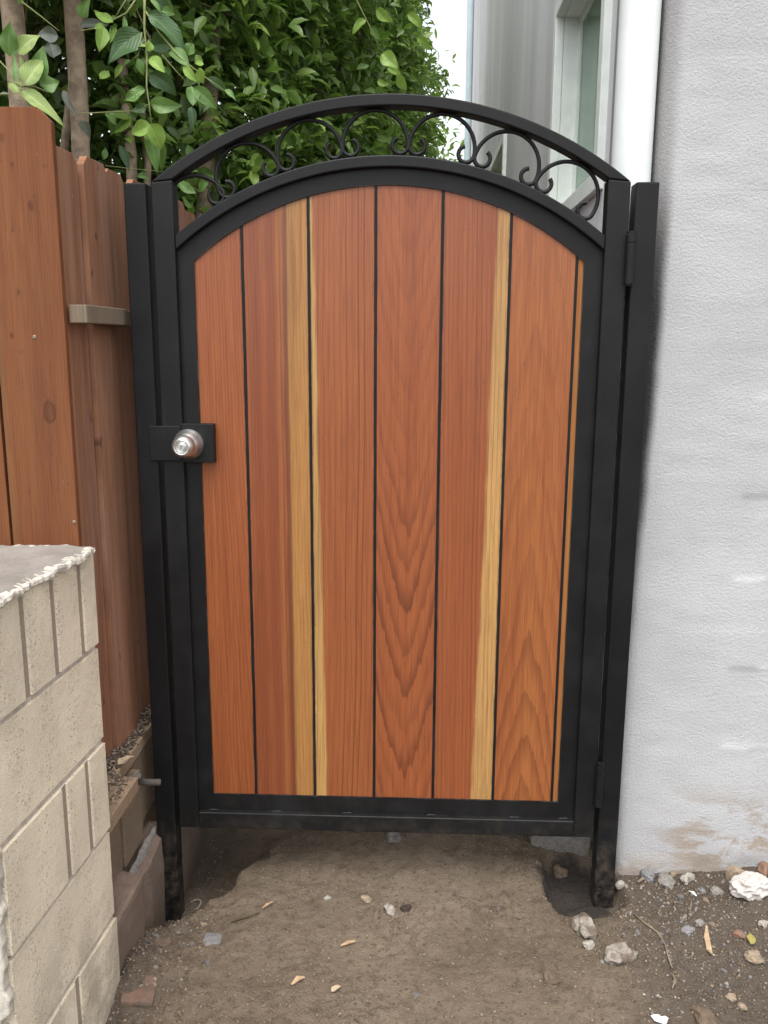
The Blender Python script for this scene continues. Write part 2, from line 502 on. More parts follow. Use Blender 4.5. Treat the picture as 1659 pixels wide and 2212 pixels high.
def stucco_mat():
    t = NT("pale_stucco")
    o = t.tc()
    pos = t.sep(t.n.new('ShaderNodeNewGeometry').outputs['Position'])
    n1 = t.noise(o, 2.2, 4, 0.6); n2 = t.noise(o, 150, 4, 0.65); n3 = t.noise(o, 400, 3, 0.6)
    c = t.mix(t.smooth(n1, 0.3, 0.7), (0.455, 0.455, 0.460), (0.53, 0.53, 0.536))
    c = t.mix(t.math('MULTIPLY', t.smooth(n2, 0.56, 0.75), 0.22), c, (0.42, 0.40, 0.40))
    # dried splashes of mud low on the wall
    m = t.noise(t.vmap(o, (1.0, 1, 2.2), (0.3, 0, 0.1)), 6.5, 6, 0.68, 0.6)
    z = pos[2]; x = pos[0]
    zone = t.math('MULTIPLY', t.smooth(z, 0.30, 0.10), t.smooth(x, 1.27, 1.42))
    mud = t.math('MULTIPLY', t.smooth(m, 0.45, 0.56), zone)
    mud = t.math('MAXIMUM', mud, t.math('MULTIPLY', t.smooth(z, 0.085, 0.0), t.smooth(m, 0.36, 0.52)))
    c = t.mix(t.math('MULTIPLY', mud, 0.75), c, (0.33, 0.255, 0.185))
    # black paint sprayed past the gate post on to the wall
    sx = t.math('MULTIPLY_ADD', t.math('SUBTRACT', t.noise(o, 7, 3), 0.5), 0.016, x)
    thr = t.smooth(z, 0.45, 1.55, 1.230, 1.262)
    spray = t.math('MULTIPLY', t.smooth(t.math('SUBTRACT', sx, thr), 0.0, -0.030), t.smooth(z, 1.86, 1.60))
    gr = t.math('MULTIPLY_ADD', n3, 0.5, 0.72)
    c = t.mix(t.math('MULTIPLY', spray, gr, clamp=True), c, (0.035, 0.036, 0.038))
    old = t.math('MULTIPLY', t.smooth(t.math('MULTIPLY_ADD', t.noise(o, 12, 4), 0.02, x), 1.275, 1.240), t.smooth(z, 1.45, 1.75))
    c = t.mix(t.math('MULTIPLY', old, 0.6), c, (0.23, 0.225, 0.215))
    h = t.math('MULTIPLY_ADD', n2, 1.0, t.math('MULTIPLY', n3, 0.5))
    return t.fin(c, 0.95, t.bump(h, 0.0034, 0.85), Specular_IOR_Level=0.12)


STUCCO = stucco_mat()


def streak_stucco():
    t = NT("grey_streaked_stucco")
    o = t.tc()
    n1 = t.noise(t.vmap(o, (1, 1.1, 0.16)), 2.0, 5, 0.55)
    n2 = t.noise(o, 110, 3, 0.6)
    n3 = t.noise(t.vmap(o, (1, 3.2, 0.35)), 2.6, 4, 0.6)
    c = t.mix(t.smooth(n1, 0.32, 0.68), (0.62, 0.615, 0.62), (0.80, 0.795, 0.80))
    c = t.mix(t.math('MULTIPLY', t.smooth(n3, 0.52, 0.80), 0.30), c, (0.42, 0.415, 0.415))
    c = t.mix(t.math('MULTIPLY', t.smooth(n2, 0.56, 0.72), 0.25), c, (0.42, 0.415, 0.415))
    return t.fin(c, 0.85, t.bump(n2, 0.003, 0.6), Specular_IOR_Level=0.25)


SIDE = streak_stucco()
TRIM = plain("white_trim_paint", (0.83, 0.87, 0.83), 0.5, 0.05, 15, 0.0004, 0.35)
PIPE = plain("white_pipe_paint", (0.78, 0.81, 0.80), 0.35, 0.04, 8, 0.0002, 0.5)


def glass_mat():
    t = NT("window_glass")
    return t.fin((0.10, 0.16, 0.11), 0.015, None, Specular_Tint=(0.62, 0.95, 0.70, 1.0), Specular_IOR_Level=1.0, IOR=1.85)


GLASS = glass_mat()


def dirt_mat():
    t = NT("bare_dirt")
    o = t.tc()
    pos = t.sep(o)
    n1 = t.noise(o, 2.2, 5, 0.62); n2 = t.noise(o, 26, 5, 0.68); n3 = t.noise(o, 210, 3, 0.65)
    c = t.mix(t.smooth(n1, 0.32, 0.68), (0.160, 0.124, 0.089), (0.218, 0.172, 0.127))
    c = t.mix(t.math('MULTIPLY', t.smooth(n2, 0.5, 0.72), 0.55), c, (0.092, 0.069, 0.050))
    c = t.mix(t.math('MULTIPLY', t.smooth(n2, 0.48, 0.25), 0.35), c, (0.27, 0.215, 0.16))
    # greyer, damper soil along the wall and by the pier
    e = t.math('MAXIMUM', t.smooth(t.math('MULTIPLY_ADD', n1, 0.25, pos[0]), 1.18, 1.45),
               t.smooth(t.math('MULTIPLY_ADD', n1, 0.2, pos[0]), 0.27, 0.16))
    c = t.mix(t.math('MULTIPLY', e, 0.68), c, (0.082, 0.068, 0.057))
    v = t.vor(o, 120, out='Color'); vd = t.vor(o, 120)
    vs = t.n.new('ShaderNodeSeparateColor'); t.l.new(v, vs.inputs[0])
    grain = t.math('MULTIPLY', t.smooth(vd, 0.26, 0.16), t.smooth(vs.outputs[0], 0.80, 0.86))
    c = t.mix(t.math('MULTIPLY', grain, 0.45), c, (0.34, 0.29, 0.23))
    v2 = t.vor(t.vmap(o, (1, 1, 1), (3.3, 1.2, 0)), 260); v2c = t.vor(t.vmap(o, (1, 1, 1), (3.3, 1.2, 0)), 260, out='Color')
    vs2 = t.n.new('ShaderNodeSeparateColor'); t.l.new(v2c, vs2.inputs[0])
    g2 = t.math('MULTIPLY', t.smooth(v2, 0.3, 0.2), t.smooth(vs2.outputs[1], 0.84, 0.9))
    c = t.mix(t.math('MULTIPLY', g2, 0.4), c, (0.40, 0.35, 0.29))
    # black paint spilled in the hole at the hinge post
    dx = t.math('SUBTRACT', pos[0], 1.118); dy = t.math('SUBTRACT', pos[1], 0.055)
    rr = t.math('SQRT', t.math('ADD', t.math('MULTIPLY', t.math('MULTIPLY', dx, dx), 2.2), t.math('MULTIPLY', dy, dy)))
    rr = t.math('MULTIPLY_ADD', t.math('SUBTRACT', n2, 0.5), 0.10, rr)
    rr = t.math('MULTIPLY_ADD', t.math('SUBTRACT', t.noise(o, 9, 3), 0.5), 0.16, rr)
    c = t.mix(t.math('MULTIPLY', t.smooth(rr, 0.165, 0.110), 0.80), c, (0.022, 0.021, 0.023))
    h = t.math('MULTIPLY_ADD', n2, 2.2, n3)
    nb = t.bump(h, 0.0075, 1.0)
    return t.fin(c, 0.97, t.bump(t.math('ADD', grain, g2), 0.002, 0.6, nb), Specular_IOR_Level=0.1)


DIRT = dirt_mat()


def leaf_mat(name, c0, c1, c2, trans=0.35, rough=0.36):
    """three leaf colours picked per leaf by the attribute 'tint' (a leaf's own colour: old, mid, young)"""
    t = NT(name)
    a = t.attr('tint')['Fac']
    o = t.tc()
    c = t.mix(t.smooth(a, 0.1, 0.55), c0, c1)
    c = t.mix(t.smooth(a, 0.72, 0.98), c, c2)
    n = t.noise(o, 60, 2)
    c = t.mix(t.math('MULTIPLY', n, 0.3), c, tuple(k * 0.6 for k in c0))
    bf = t.n.new('ShaderNodeNewGeometry').outputs['Backfacing']
    cb = t.mix(t.math('MULTIPLY', bf, 0.4), c, tuple(min(1, k * 1.7 + 0.02) for k in c1))
    ac = t.math('ABSOLUTE', t.attr('across')['Fac']); al = t.attr('along')['Fac']
    rib = t.smooth(ac, 0.10, 0.02)
    vein = t.math('SINE', t.math('MULTIPLY', t.math('MULTIPLY_ADD', ac, -0.45, al), 52.0))
    hasv = t.smooth(al, -0.01, 0.03)
    cb = t.mix(t.math('MULTIPLY', t.math('MULTIPLY', rib, hasv), 0.55), cb, tuple(min(1, k * 1.5 + 0.05) for k in c2))
    cb = t.mix(t.math('MULTIPLY', t.math('MULTIPLY', t.smooth(vein, 0.55, 1.0), hasv), 0.16), cb, tuple(min(1, k * 1.5 + 0.03) for k in c2))
    bl_ = t.noise(o, 38, 4, 0.65)
    cb = t.mix(t.math('MULTIPLY', t.math('MULTIPLY', t.smooth(bl_, 0.52, 0.75), hasv), 0.5), cb, tuple(k * 0.55 for k in c0))
    t.fin(cb, rough, t.bump(t.math('MULTIPLY', vein, hasv), 0.0004, 0.5), Specular_IOR_Level=0.45)
    tr = t.n.new('ShaderNodeBsdfTranslucent')
    t.l.new(t.mix(0.5, c, (0.25, 0.42, 0.05)), tr.inputs[0])
    mx = t.n.new('ShaderNodeMixShader'); mx.inputs[0].default_value = trans
    t.l.new(t.bsdf.outputs[0], mx.inputs[1]); t.l.new(tr.outputs[0], mx.inputs[2])
    t.l.new(mx.outputs[0], t.out.inputs[0])
    return t.m


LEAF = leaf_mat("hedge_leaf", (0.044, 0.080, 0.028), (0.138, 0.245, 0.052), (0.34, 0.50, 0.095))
LEAF_DARK = leaf_mat("leaf_deep_green", (0.035, 0.075, 0.030), (0.055, 0.115, 0.042), (0.09, 0.16, 0.05), 0.2, 0.3)
LEAF_MID = leaf_mat("leaf_mid_green", (0.10, 0.20, 0.05), (0.13, 0.24, 0.06), (0.18, 0.30, 0.07), 0.3, 0.33)
LEAF_LIME = leaf_mat("leaf_young_lime", (0.22, 0.36, 0.07), (0.27, 0.42, 0.08), (0.30, 0.46, 0.10), 0.35, 0.33)
LEAF_PALE = leaf_mat("leaf_pale_yellow_green", (0.21, 0.29, 0.085), (0.25, 0.335, 0.10), (0.29, 0.36, 0.11), 0.3, 0.4)
LEAF_GREY = leaf_mat("leaf_dusty_grey", (0.085, 0.10, 0.085), (0.10, 0.115, 0.095), (0.12, 0.13, 0.10), 0.15, 0.55)
BARK = plain("bark", (0.33, 0.255, 0.18), 0.9, 0.35, 22, 0.003, 0.15)
TWIG = plain("twig_bark", (0.115, 0.095, 0.05), 0.8, 0.3, 40, 0.0006, 0.2)
STEM = plain("green_stem", (0.24, 0.27, 0.10), 0.6, 0.2, 40, 0.0003, 0.3)


# ------------------------------------------------------------------ the ground
def sstep(a, b, x):
    t = np.clip((x - a) / (b - a), 0, 1)
    return t * t * (3 - 2 * t)


def vnoise(x, y, s, seed=0):
    """cheap smooth value noise for arrays"""
    x = np.asarray(x, float) / s + seed * 17.31; y = np.asarray(y, float) / s + seed * 9.77
    xi, yi = np.floor(x), np.floor(y); xf, yf = x - xi, y - yi
    def h(a, b):
        k = np.sin(a * 127.1 + b * 311.7 + seed * 74.7) * 43758.5453
        return k - np.floor(k)
    ux, uy = xf * xf * (3 - 2 * xf), yf * yf * (3 - 2 * yf)
    return (h(xi, yi) * (1 - ux) + h(xi + 1, yi) * ux) * (1 - uy) + (h(xi, yi + 1) * (1 - ux) + h(xi + 1, yi + 1) * ux) * uy - 0.5


TREADS = []          # arcs pressed into the dirt by shoes: centre, radius, start and end angle
for (cx, cy, rot) in ((0.42, -0.33, 0.3), (0.56, -0.52, 0.1), (0.83, -0.56, -0.2), (0.68, -0.17, 0.9), (0.93, -0.05, 2.3), (1.12, -0.62, 0.4)):
    for k in range(5):
        TREADS.append((cx + 0.032 * (k - 2) * math.sin(rot), cy - 0.032 * (k - 2) * math.cos(rot), 0.055 + 0.012 * (k % 2), rot + 0.6, rot + 2.6))


def ground(x, y, fine=True):
    x = np.asarray(x, float); y = np.asarray(y, float)
    w = vnoise(x, y, 0.11, 3) * 0.05 + vnoise(x, y, 0.035, 4) * 0.022
    h = np.zeros(np.broadcast(x, y).shape)
    h = h + 0.022 * vnoise(x, y, 0.55, 1) + 0.016 * vnoise(x, y, 0.2, 2)
    # soil heaped against the house wall, rubble edge
    h += 0.025 * sstep(1.25, 1.6, x + w) * sstep(-0.25, 0.1, y)
    # trench beside the retaining wall and round the latch post
    edge = 0.075 + 0.62 * np.clip(y + 0.16, 0, 0.5) + w * 1.3
    tr = sstep(edge + 0.035, edge - 0.03, x) * sstep(-0.21, -0.13, y + w)
    h -= 0.135 * tr
    h -= 0.03 * sstep(0.16, 0.07, x + w) * sstep(-0.2, -0.3, y)
    # bank rising behind the trench, under the gate
    h += 0.055 * sstep(-0.02, 0.26, y + w) * sstep(0.2, 0.45, x) * sstep(1.1, 0.9, x)
    # loose soil heaped against the foot of the pier
    h += 0.075 * np.exp(-(((x - 0.05) / 0.07) ** 2 + ((y + 0.37) / 0.10) ** 2)) * (1 + 1.5 * w / 0.03 * 0.3)
    # hole with the concrete footing of the hinge post
    hx = (x - 1.118) / 0.090; hy = (y - 0.050) / 0.115
    h -= 0.045 * sstep(1.25, 0.85, (np.abs(hx) ** 3 + np.abs(hy) ** 3) ** (1 / 3) + w * 7)
    if fine:
        h = h + 0.009 * vnoise(x, y, 0.075, 5) + 0.0065 * vnoise(x, y, 0.034, 6) + 0.0060 * vnoise(x, y, 0.016, 7)
        cl = vnoise(x, y, 0.028, 8)
        h = h + 0.026 * np.clip(cl - 0.26, 0, 1) * (0.45 + sstep(0.9, 1.3, x) + sstep(0.3, 0.1, x))
        for (cx, cy, r, a0, a1) in TREADS:
            dx, dy = x - cx, y - cy
            d = np.abs(np.sqrt(dx * dx + dy * dy) - r)
            m = (((np.arctan2(dy, dx) - a0) % (2 * math.pi)) < (a1 - a0))
            h = h - 0.0065 * np.exp(-(d / 0.0045) ** 2) * m + 0.0035 * np.exp(-((d - 0.009) / 0.005) ** 2) * m
    return h


def gz(x, y): return float(ground(np.array([x]), np.array([y]))[0])


def on_ground(px, py):
    d = ray(px, py)
    t = -CAM_POS[2] / d[2]
    for _ in range(30):
        p = CAM_POS + d * t
        t += (gz(p[0], p[1]) - p[2]) / d[2] * 0.8
    p = CAM_POS + d * t
    return Vector((p[0], p[1], gz(p[0], p[1])))


def build_ground():
    def axis(a, b, step, far):
        mid = list(np.arange(a, b + 1e-6, step))
        lo, hi, s = [], [], step
        p = a; q = b
        while p > -far:
            s *= 1.5; p -= s; lo.append(p)
        s = step
        while q < far:
            s *= 1.5; q += s; hi.append(q)
        return np.array(lo[::-1] + mid + hi)
    X = axis(-0.15, 1.85, 0.005, 120); Y = axis(-0.78, 0.62, 0.005, 120)
    xx, yy = np.meshgrid(X, Y)
    zz = ground(xx, yy)
    dist = np.maximum(np.maximum(-0.4 - xx, xx - 2.2), np.maximum(-1.2 - yy, yy - 1.0))
    zz = zz * sstep(3.0, 0.0, dist)
    nx, ny = len(X), len(Y)
    v = np.stack([xx, yy, zz], -1).reshape(-1, 3)
    i = np.arange(ny - 1)[:, None] * nx + np.arange(nx - 1)[None, :]
    f = np.stack([i, i + 1, i + nx + 1, i + nx], -1).reshape(-1, 4)
    me = np_mesh('ground', v, f)
    o = link('ground', me, DIRT, smooth=True)
    tag(o, 'bare brown dirt with shoe prints and gravel in front of the gate', None, None, 'structure')


def np_mesh(name, v, f):
    me = bpy.data.meshes.new(name)
    nf, k = f.shape
    me.vertices.add(len(v)); me.vertices.foreach_set('co', v.astype(np.float32).ravel())
    me.loops.add(nf * k); me.loops.foreach_set('vertex_index', f.astype(np.int32).ravel())
    me.polygons.add(nf)
    me.polygons.foreach_set('loop_start', np.arange(0, nf * k, k, dtype=np.int32))
    me.polygons.foreach_set('loop_total', np.full(nf, k, dtype=np.int32))
    me.update(calc_edges=True)
    return me


build_ground()

# ------------------------------------------------------------------ the house on the right
house = empty('house', (1.6, 0.3, 0), 'pale stucco house with tall narrow windows, right of the gate', 'house')
bm_ = MB()
T = 0.0034                                   # toothed edge of the thicker render coat
CX, RC = 1.213, 0.028                       # corner of the house and the radius it is rounded to
arc = [(CX + RC - RC * math.cos(a), 0.080 + RC - RC * math.sin(a)) for a in np.linspace(0, math.pi / 2, 7)]
plan = [(CX, 0.45)] + arc + [(1.80, 0.080)]
# recessed coat of the front wall, behind the toothed one
MB().box(1.30, 6.0, 0.105, 0.40, -0.4, 5.2).build('front_wall', STUCCO, house)
left = 1.213 + RC
# render coat: hand-trowelled, thinner to the right of a toothed edge of buried blocks
xs_ = np.concatenate([np.arange(left, 1.86, 0.006), np.array([2.1, 2.6, 3.4, 4.5, 6.0])])
zs_ = np.concatenate([np.arange(-0.30, 2.30, 0.006), np.array([2.45, 2.8, 3.4, 4.2, 5.1])])
XX, ZZ = np.meshgrid(xs_, zs_)
rows = [(-9, 0.371, 1.546), (0.371, 0.587, 1.475), (0.587, 0.825, 1.546), (0.825, 1.036, 1.471), (1.036, 1.279, 1.72), (1.279, 1.50, 1.484), (1.50, 99, 1.72)]
mk = np.zeros(XX.shape)
for z0_, z1_, e_ in rows:
    wob = 0.006 * vnoise(ZZ, XX, 0.12, 61)
    mk = np.maximum(mk, sstep(-0.011, 0.011, XX - e_ + wob) * sstep(-0.010, 0.010, ZZ - z0_ + 0.005 * vnoise(XX, ZZ, 0.05, 62)) * sstep(0.010, -0.010, ZZ - z1_ + 0.005 * vnoise(XX, ZZ, 0.05, 62)))
depth_ = T * (0.45 + 1.1 * (vnoise(XX, ZZ, 0.17, 63) + 0.5))
YY = 0.080 + depth_ * mk * sstep(1.84, 1.80, XX) * sstep(2.28, 2.2, ZZ)
und = 0.0030 * vnoise(XX, ZZ, 0.33, 64) + 0.0018 * vnoise(XX, ZZ, 0.12, 65) + 0.0016 * vnoise(XX + 0.4 * ZZ, ZZ * 3.0, 0.10, 66)
und += 0.010 * sstep(0.10, 0.0, ZZ) * (vnoise(XX, ZZ, 0.06, 67) + 0.2)
YY = YY + und * sstep(left, left + 0.06, XX) * sstep(1.84, 1.78, XX)
nx_, nz_ = len(xs_), len(zs_)
ii = np.arange(nz_ - 1)[:, None] * nx_ + np.arange(nx_ - 1)[None, :]
me = np_mesh('render_coat', np.stack([XX, YY, ZZ], -1).reshape(-1, 3), np.stack([ii, ii + 1, ii + nx_ + 1, ii + nx_], -1).reshape(-1, 4))
link('render_coat', me, STUCCO, house, smooth=True)
# rounded corner and the near stretch of the side wall
n = len(arc)
mbc = MB()
vs = [(x, y, z) for z in (-0.3, 5.1) for x, y in [(CX, 0.60)] + arc]
mbc.add(vs, [(i, i + 1, i + n + 2, i + n + 1) for i in range(n)])
o = mbc.build('wall_corner', STUCCO, house, smooth=True)
# side wall with two window openings
WX = 1.213
wins = [(0.72, 1.60, 1.905, 2.64), (3.66, 4.55, 1.75, 2.64)]
ys = [0.60, 0.72, 1.60, 3.66, 4.55, 7.55]
zs = [-0.3, 1.75, 1.905, 2.64, 5.1]
side = MB()
for i in range(len(ys) - 1):
    for j in range(len(zs) - 1):
        ym, zm = (ys[i] + ys[i + 1]) / 2, (zs[j] + zs[j + 1]) / 2
        if any(a < ym < b and c < zm < d for a, b, c, d in wins): continue
        side.add([(WX, ys[i], zs[j]), (WX, ys[i + 1], zs[j]), (WX, ys[i + 1], zs[j + 1]), (WX, ys[i], zs[j + 1])], [(0, 3, 2, 1)])
side.add([(WX, 7.55, -0.3), (6, 7.55, -0.3), (6, 7.55, 5.1), (WX, 7.55, 5.1)], [(0, 1, 2, 3)])
side.add([(WX, 0.3, 5.1), (6, 0.3, 5.1), (6, 7.55, 5.1), (WX, 7.55, 5.1)], [(0, 1, 2, 3)])
side.add([(1.45, 0.45, -0.3), (1.45, 7.5, -0.3), (1.45, 7.5, 5.0), (1.45, 0.45, 5.0)], [(0, 1, 2, 3)])
me = bpy.data.meshes.new('side_wall'); me.from_pydata(side.v, [], side.f)
link('side_wall', me, SIDE, house)
for (a, b, c, d) in wins:
    p = 0.022                                # the casing stands proud of the wall
    fr = MB()
    tw = 0.055
    fr.box(WX - p, WX + 0.012, a - tw, a, c - tw, d + tw)          # near casing
    fr.box(WX - p, WX + 0.012, b, b + tw, c - tw, d + tw)
    fr.box(WX - p, WX + 0.012, a, b, d, d + tw)
    fr.box(WX - p, WX + 0.012, a, b, c - tw, c)
    fo = fr.build('window', TRIM, house, bevel=0.003)
    rv = MB()
    D = 0.115
    rv.add([(WX + 0.012, a, c), (WX + D, a, c), (WX + D, a, d), (WX + 0.012, a, d)], [(0, 1, 2, 3)])
    rv.add([(WX + 0.012, b, c), (WX + D, b, c), (WX + D, b, d), (WX + 0.012, b, d)], [(0, 3, 2, 1)])
    rv.add([(WX + 0.012, a, d), (WX + D, a, d), (WX + D, b, d), (WX + 0.012, b, d)], [(0, 1, 2, 3)])
    rv.add([(WX + 0.012, a, c), (WX + D, a, c), (WX + D, b, c), (WX + 0.012, b, c)], [(0, 3, 2, 1)])
    link('reveal', rv.mesh('reveal'), TRIM, fo, loc=(0, 0, 0))
    sx0, sx1, sw = WX + 0.068, WX + 0.10, 0.030
    sh = MB()
    sh.box(sx0, sx1, a, a + sw, c, d).box(sx0, sx1, b - sw, b, c, d).box(sx0, sx1, a + sw, b - sw, c, c + sw).box(sx0, sx1, a + sw, b - sw, d - sw, d)
    so = link('sash', sh.mesh('sash'), TRIM, fo, bevel=0.002, loc=(0, 0, 0))
    link('pane', MB().box(sx0 + 0.010, sx0 + 0.016, a + sw - .004, b - sw + .004, c + sw - .004, d - sw + .004).mesh('pane'), GLASS, fo, loc=(0, 0, 0))
MB().box(WX - 0.004, WX + 0.03, 7.50, 7.56, -0.3, 5.1).build('corner_bead', TRIM, house, bevel=0.002)

PIPE_BLUE = plain("pale_blue_pipe_paint", (0.52, 0.62, 0.66), 0.4, 0.05, 8, 0.0002, 0.4)
dp = MB().tube([(WX - 0.036, 7.42, z) for z in (-0.1, 1.5, 3.0, 5.0)], 0.034, 16)
o = dp.build('downspout', PIPE_BLUE, smooth=None); shade_auto(o)
tag(o, 'thin pale blue downspout at the far corner of the house', 'downspout')
dp = MB().tube([(1.1605, 0.185, 0.20), (1.1605, 0.150, 0.215), (1.1605, 0.118, 0.25), (1.1605, 0.108, 0.30)] + [(1.1605, 0.108, z) for z in (0.8, 1.6, 2.4, 5.0)], 0.0455, 32)
dpo = dp.build('drain_pipe', PIPE); shade_auto(dpo)
tag(dpo, 'thick white drain pipe rising behind the right gate post', 'drain pipe')
for zz_ in (0.55, 2.9):
    cl = MB().tube([(1.1605, 0.108, zz_), (1.1605, 0.108, zz_ + 0.07)], 0.050, 32)
    shade_auto(link('coupling', cl.mesh('coupling'), PIPE, dpo, loc=(0, 0, 0)))

# ------------------------------------------------------------------ the gate
gate = empty('gate', (0.6, 0.02, 0.15), 'arched black steel gate filled with upright redwood planks', 'gate')
PX = lambda o_: o_
GX0, GX1, SW, GD = 0.0625, 1.1375, 0.050, 0.044
CXG = 0.600


def arc_poly(r, cz, a, cx=CXG): return (cx + r * math.sin(a), cz + r * math.cos(a))


def arc_bar(ro, zo, ao, ri, zi, ai, y0, y1, n=56, cxo=CXG, cxi=CXG):
    m = MB()
    vs, fs = [], []
    for i in range(n + 1):
        s = -1 + 2 * i / n
        xo, zo_ = arc_poly(ro, zo, s * ao, cxo); xi, zi_ = arc_poly(ri, zi, s * ai, cxi)
        vs += [(xo, y0, zo_), (xo, y1, zo_), (xi, y1, zi_), (xi, y0, zi_)]
    for i in range(n):
        for k in range(4):
            fs.append((i * 4 + k, i * 4 + (k + 1) % 4, (i + 1) * 4 + (k + 1) % 4, (i + 1) * 4 + k))
    fs += [(0, 1, 2, 3), (n * 4 + 3, n * 4 + 2, n * 4 + 1, n * 4)]
    return m.add(vs, fs)


# upright stiles, their heads mitred under the arch
zl_o, zl_i = 1.752, 1.7565
st = MB().prism([(GX0, 0.150), (GX0 + SW, 0.150), (GX0 + SW, zl_i), (GX0, zl_o)], 0, GD)
st.build('stile', MET, gate, bevel=0.003, seg=3)
st = MB().prism([(GX1 - SW, 0.150), (GX1, 0.150), (GX1, zl_o), (GX1 - SW, zl_i)], 0, GD)
st.build('stile', MET, gate, bevel=0.003, seg=3)
MB().box(GX0 + SW, GX1 - SW, 0.0004, GD, 0.150, 0.1945).build('bottom_rail', MET, gate, bevel=0.003, seg=3)
o = arc_bar(0.878, 1.058, math.asin(0.5375 / 0.878), 0.853, 1.058, math.asin(0.4875 / 0.853), 0, GD).build('top_arch', MET, gate, bevel=0.003, seg=3)
shade_auto(o, 30)
o = arc_bar(0.777, 1.032, math.asin(0.4872 / 0.777), 0.752, 1.032, math.asin(0.4872 / 0.752), 0.0004, GD).build('inner_arch', MET, gate, bevel=0.003, seg=3)
shade_auto(o, 30)
# flat frame that holds the wood, set back behind the tubes
x0, x1 = GX0 + SW - 0.002, GX1 - SW + 0.002
px0, px1, pz = 0.1512, 1.0456, 0.240
cxp, rp, czp = 0.5984, 0.684, 1.064
Y0, Y1 = 0.0155, 0.0195
pf = MB()
outer, inner = [(x0, 0.190)], [(px0, pz)]
N = 48
aO = math.asin((x1 - x0) / 2 / 0.756)
for i in range(N + 1):
    s = -1 + 2 * i / N
    outer.append(arc_poly(0.756, 1.032, s * aO))
    xi = px0 + (px1 - px0) * (i / N)
    inner.append((xi, czp + math.sqrt(rp * rp - (xi - cxp) ** 2)))
outer.append((x1, 0.190)); inner.append((px1, pz))
m = len(outer)
vs = [(x, Y0, z) for x, z in outer] + [(x, Y0, z) for x, z in inner] + [(x, Y1, z) for x, z in outer] + [(x, Y1, z) for x, z in inner]
fs = []
for i in range(m):
    j = (i + 1) % m
    fs += [(i, j, m + j, m + i), (2 * m + j, 2 * m + i, 3 * m + i, 3 * m + j), (m + i, m + j, 3 * m + j, 3 * m + i), (j, i, 2 * m + i, 2 * m + j)]
pf.add(vs, fs).build('panel_frame', MET, gate)
# planks
H1 = (0.293, 0.089, 0.028)
SAP = (0.53, 0.305, 0.105)
DK = (0.135, 0.037, 0.014)
RED = (0.173, 0.043, 0.018)
bnd = [0.1400, 0.2628, 0.4168, 0.5713, 0.7236, 0.8789, 1.0307, 1.0560]
HB = 0.075
WOODS = [
    wood("redwood_one", (0.317, 0.095, 0.028), (0.284, 0.077, 0.023), (0.395, 0.180, 0.050), 'flat', 0.095, 0.09, 0.045, 150, 0.50, (-0.045, -0.080, -1), seed=1.3, dark=DK, rings_warp=0.9, half=0.060, coat=0.55),
    wood("redwood_two", (0.246, 0.067, 0.023), (0.296, 0.091, 0.029), (0.424, 0.208, 0.060), 'straight', 0, 0, 0.004, 120, 0.65, (0.028, 0.018, 1),
         streak=[(-0.016, 0.016, 0.55, RED), (0.022, 0.009, 0.80, (0.124, 0.034, 0.017)), (-0.050, 0.020, 0.45, RED), (0.004, 0.007, 0.4, (0.362, 0.156, 0.044))], seed=4.9, dark=DK, rings_warp=0.5, half=HB, coat=0.55, soft=0.012),
    wood("redwood_three", (0.296, 0.089, 0.028), H1, (0.52, 0.31, 0.105), 'straight', 0, 0, -0.014, 76, 1.0, (-0.046, -0.064, -1), seed=9.2, dark=DK, rings_warp=0.35, half=HB, coat=0.55),
    wood("redwood_four", (0.305, 0.089, 0.028), (0.276, 0.076, 0.024), None, 'vee', 0.004, 0.235, 0.100, 88, 0.90, seed=13.7, dark=(0.132, 0.034, 0.013), rings_warp=0.45, fade=(0.75, 1.30, 0.34), half=HB, coat=0.55),
    wood("redwood_five", (0.267, 0.071, 0.023), H1, SAP, 'straight', 0, 0, 0.006, 96, 0.85, (0.016, 0.046, 1), seed=17.1, dark=DK, rings_warp=0.35, half=HB, coat=0.55),
    wood("redwood_six", (0.333, 0.111, 0.031), (0.300, 0.089, 0.026), None, 'vee', -0.004, 0.055, -0.085, 80, 0.72, seed=23.4, dark=DK, rings_warp=0.9, fade=(0.65, 1.15, 0.30), half=HB, coat=0.55),
    wood("redwood_seven", (0.345, 0.146, 0.042), (0.296, 0.102, 0.029), None, 'straight', 0, 0, 0.0, 90, 0.4, seed=29.0, dark=DK),
]
for i in range(7):
    a, b = bnd[i] + (0.0026 if i else 0), bnd[i + 1] - (0.0026 if i < 6 else 0)
    c = (a + b) / 2
    top = [(x, czp + math.sqrt((rp + 0.016) ** 2 - (x - cxp) ** 2)) for x in np.linspace(b, a, 7)]
    pl = MB().prism([(x - c, z) for x, z in [(a, 0.222), (b, 0.222)] + top], 0.0205, 0.0385)
    o = link('plank', pl.mesh('plank'), WOODS[i], gate, bevel=0.0012, seg=2, loc=(c - gate.location.x, -gate.location.y, -gate.location.z))
    if i == 6: o['label'] = 'thin sliver of pale plank against the right side of the frame'
for i in range(1, 7):
    x = bnd[i]
    zt = czp + math.sqrt((rp + 0.014) ** 2 - (x - cxp) ** 2)
    MB().box(x - 0.0034, x + 0.0034, 0.0190, 0.036, 0.224, zt).build('divider_strip', MET, gate, bevel=0.0018, seg=2)


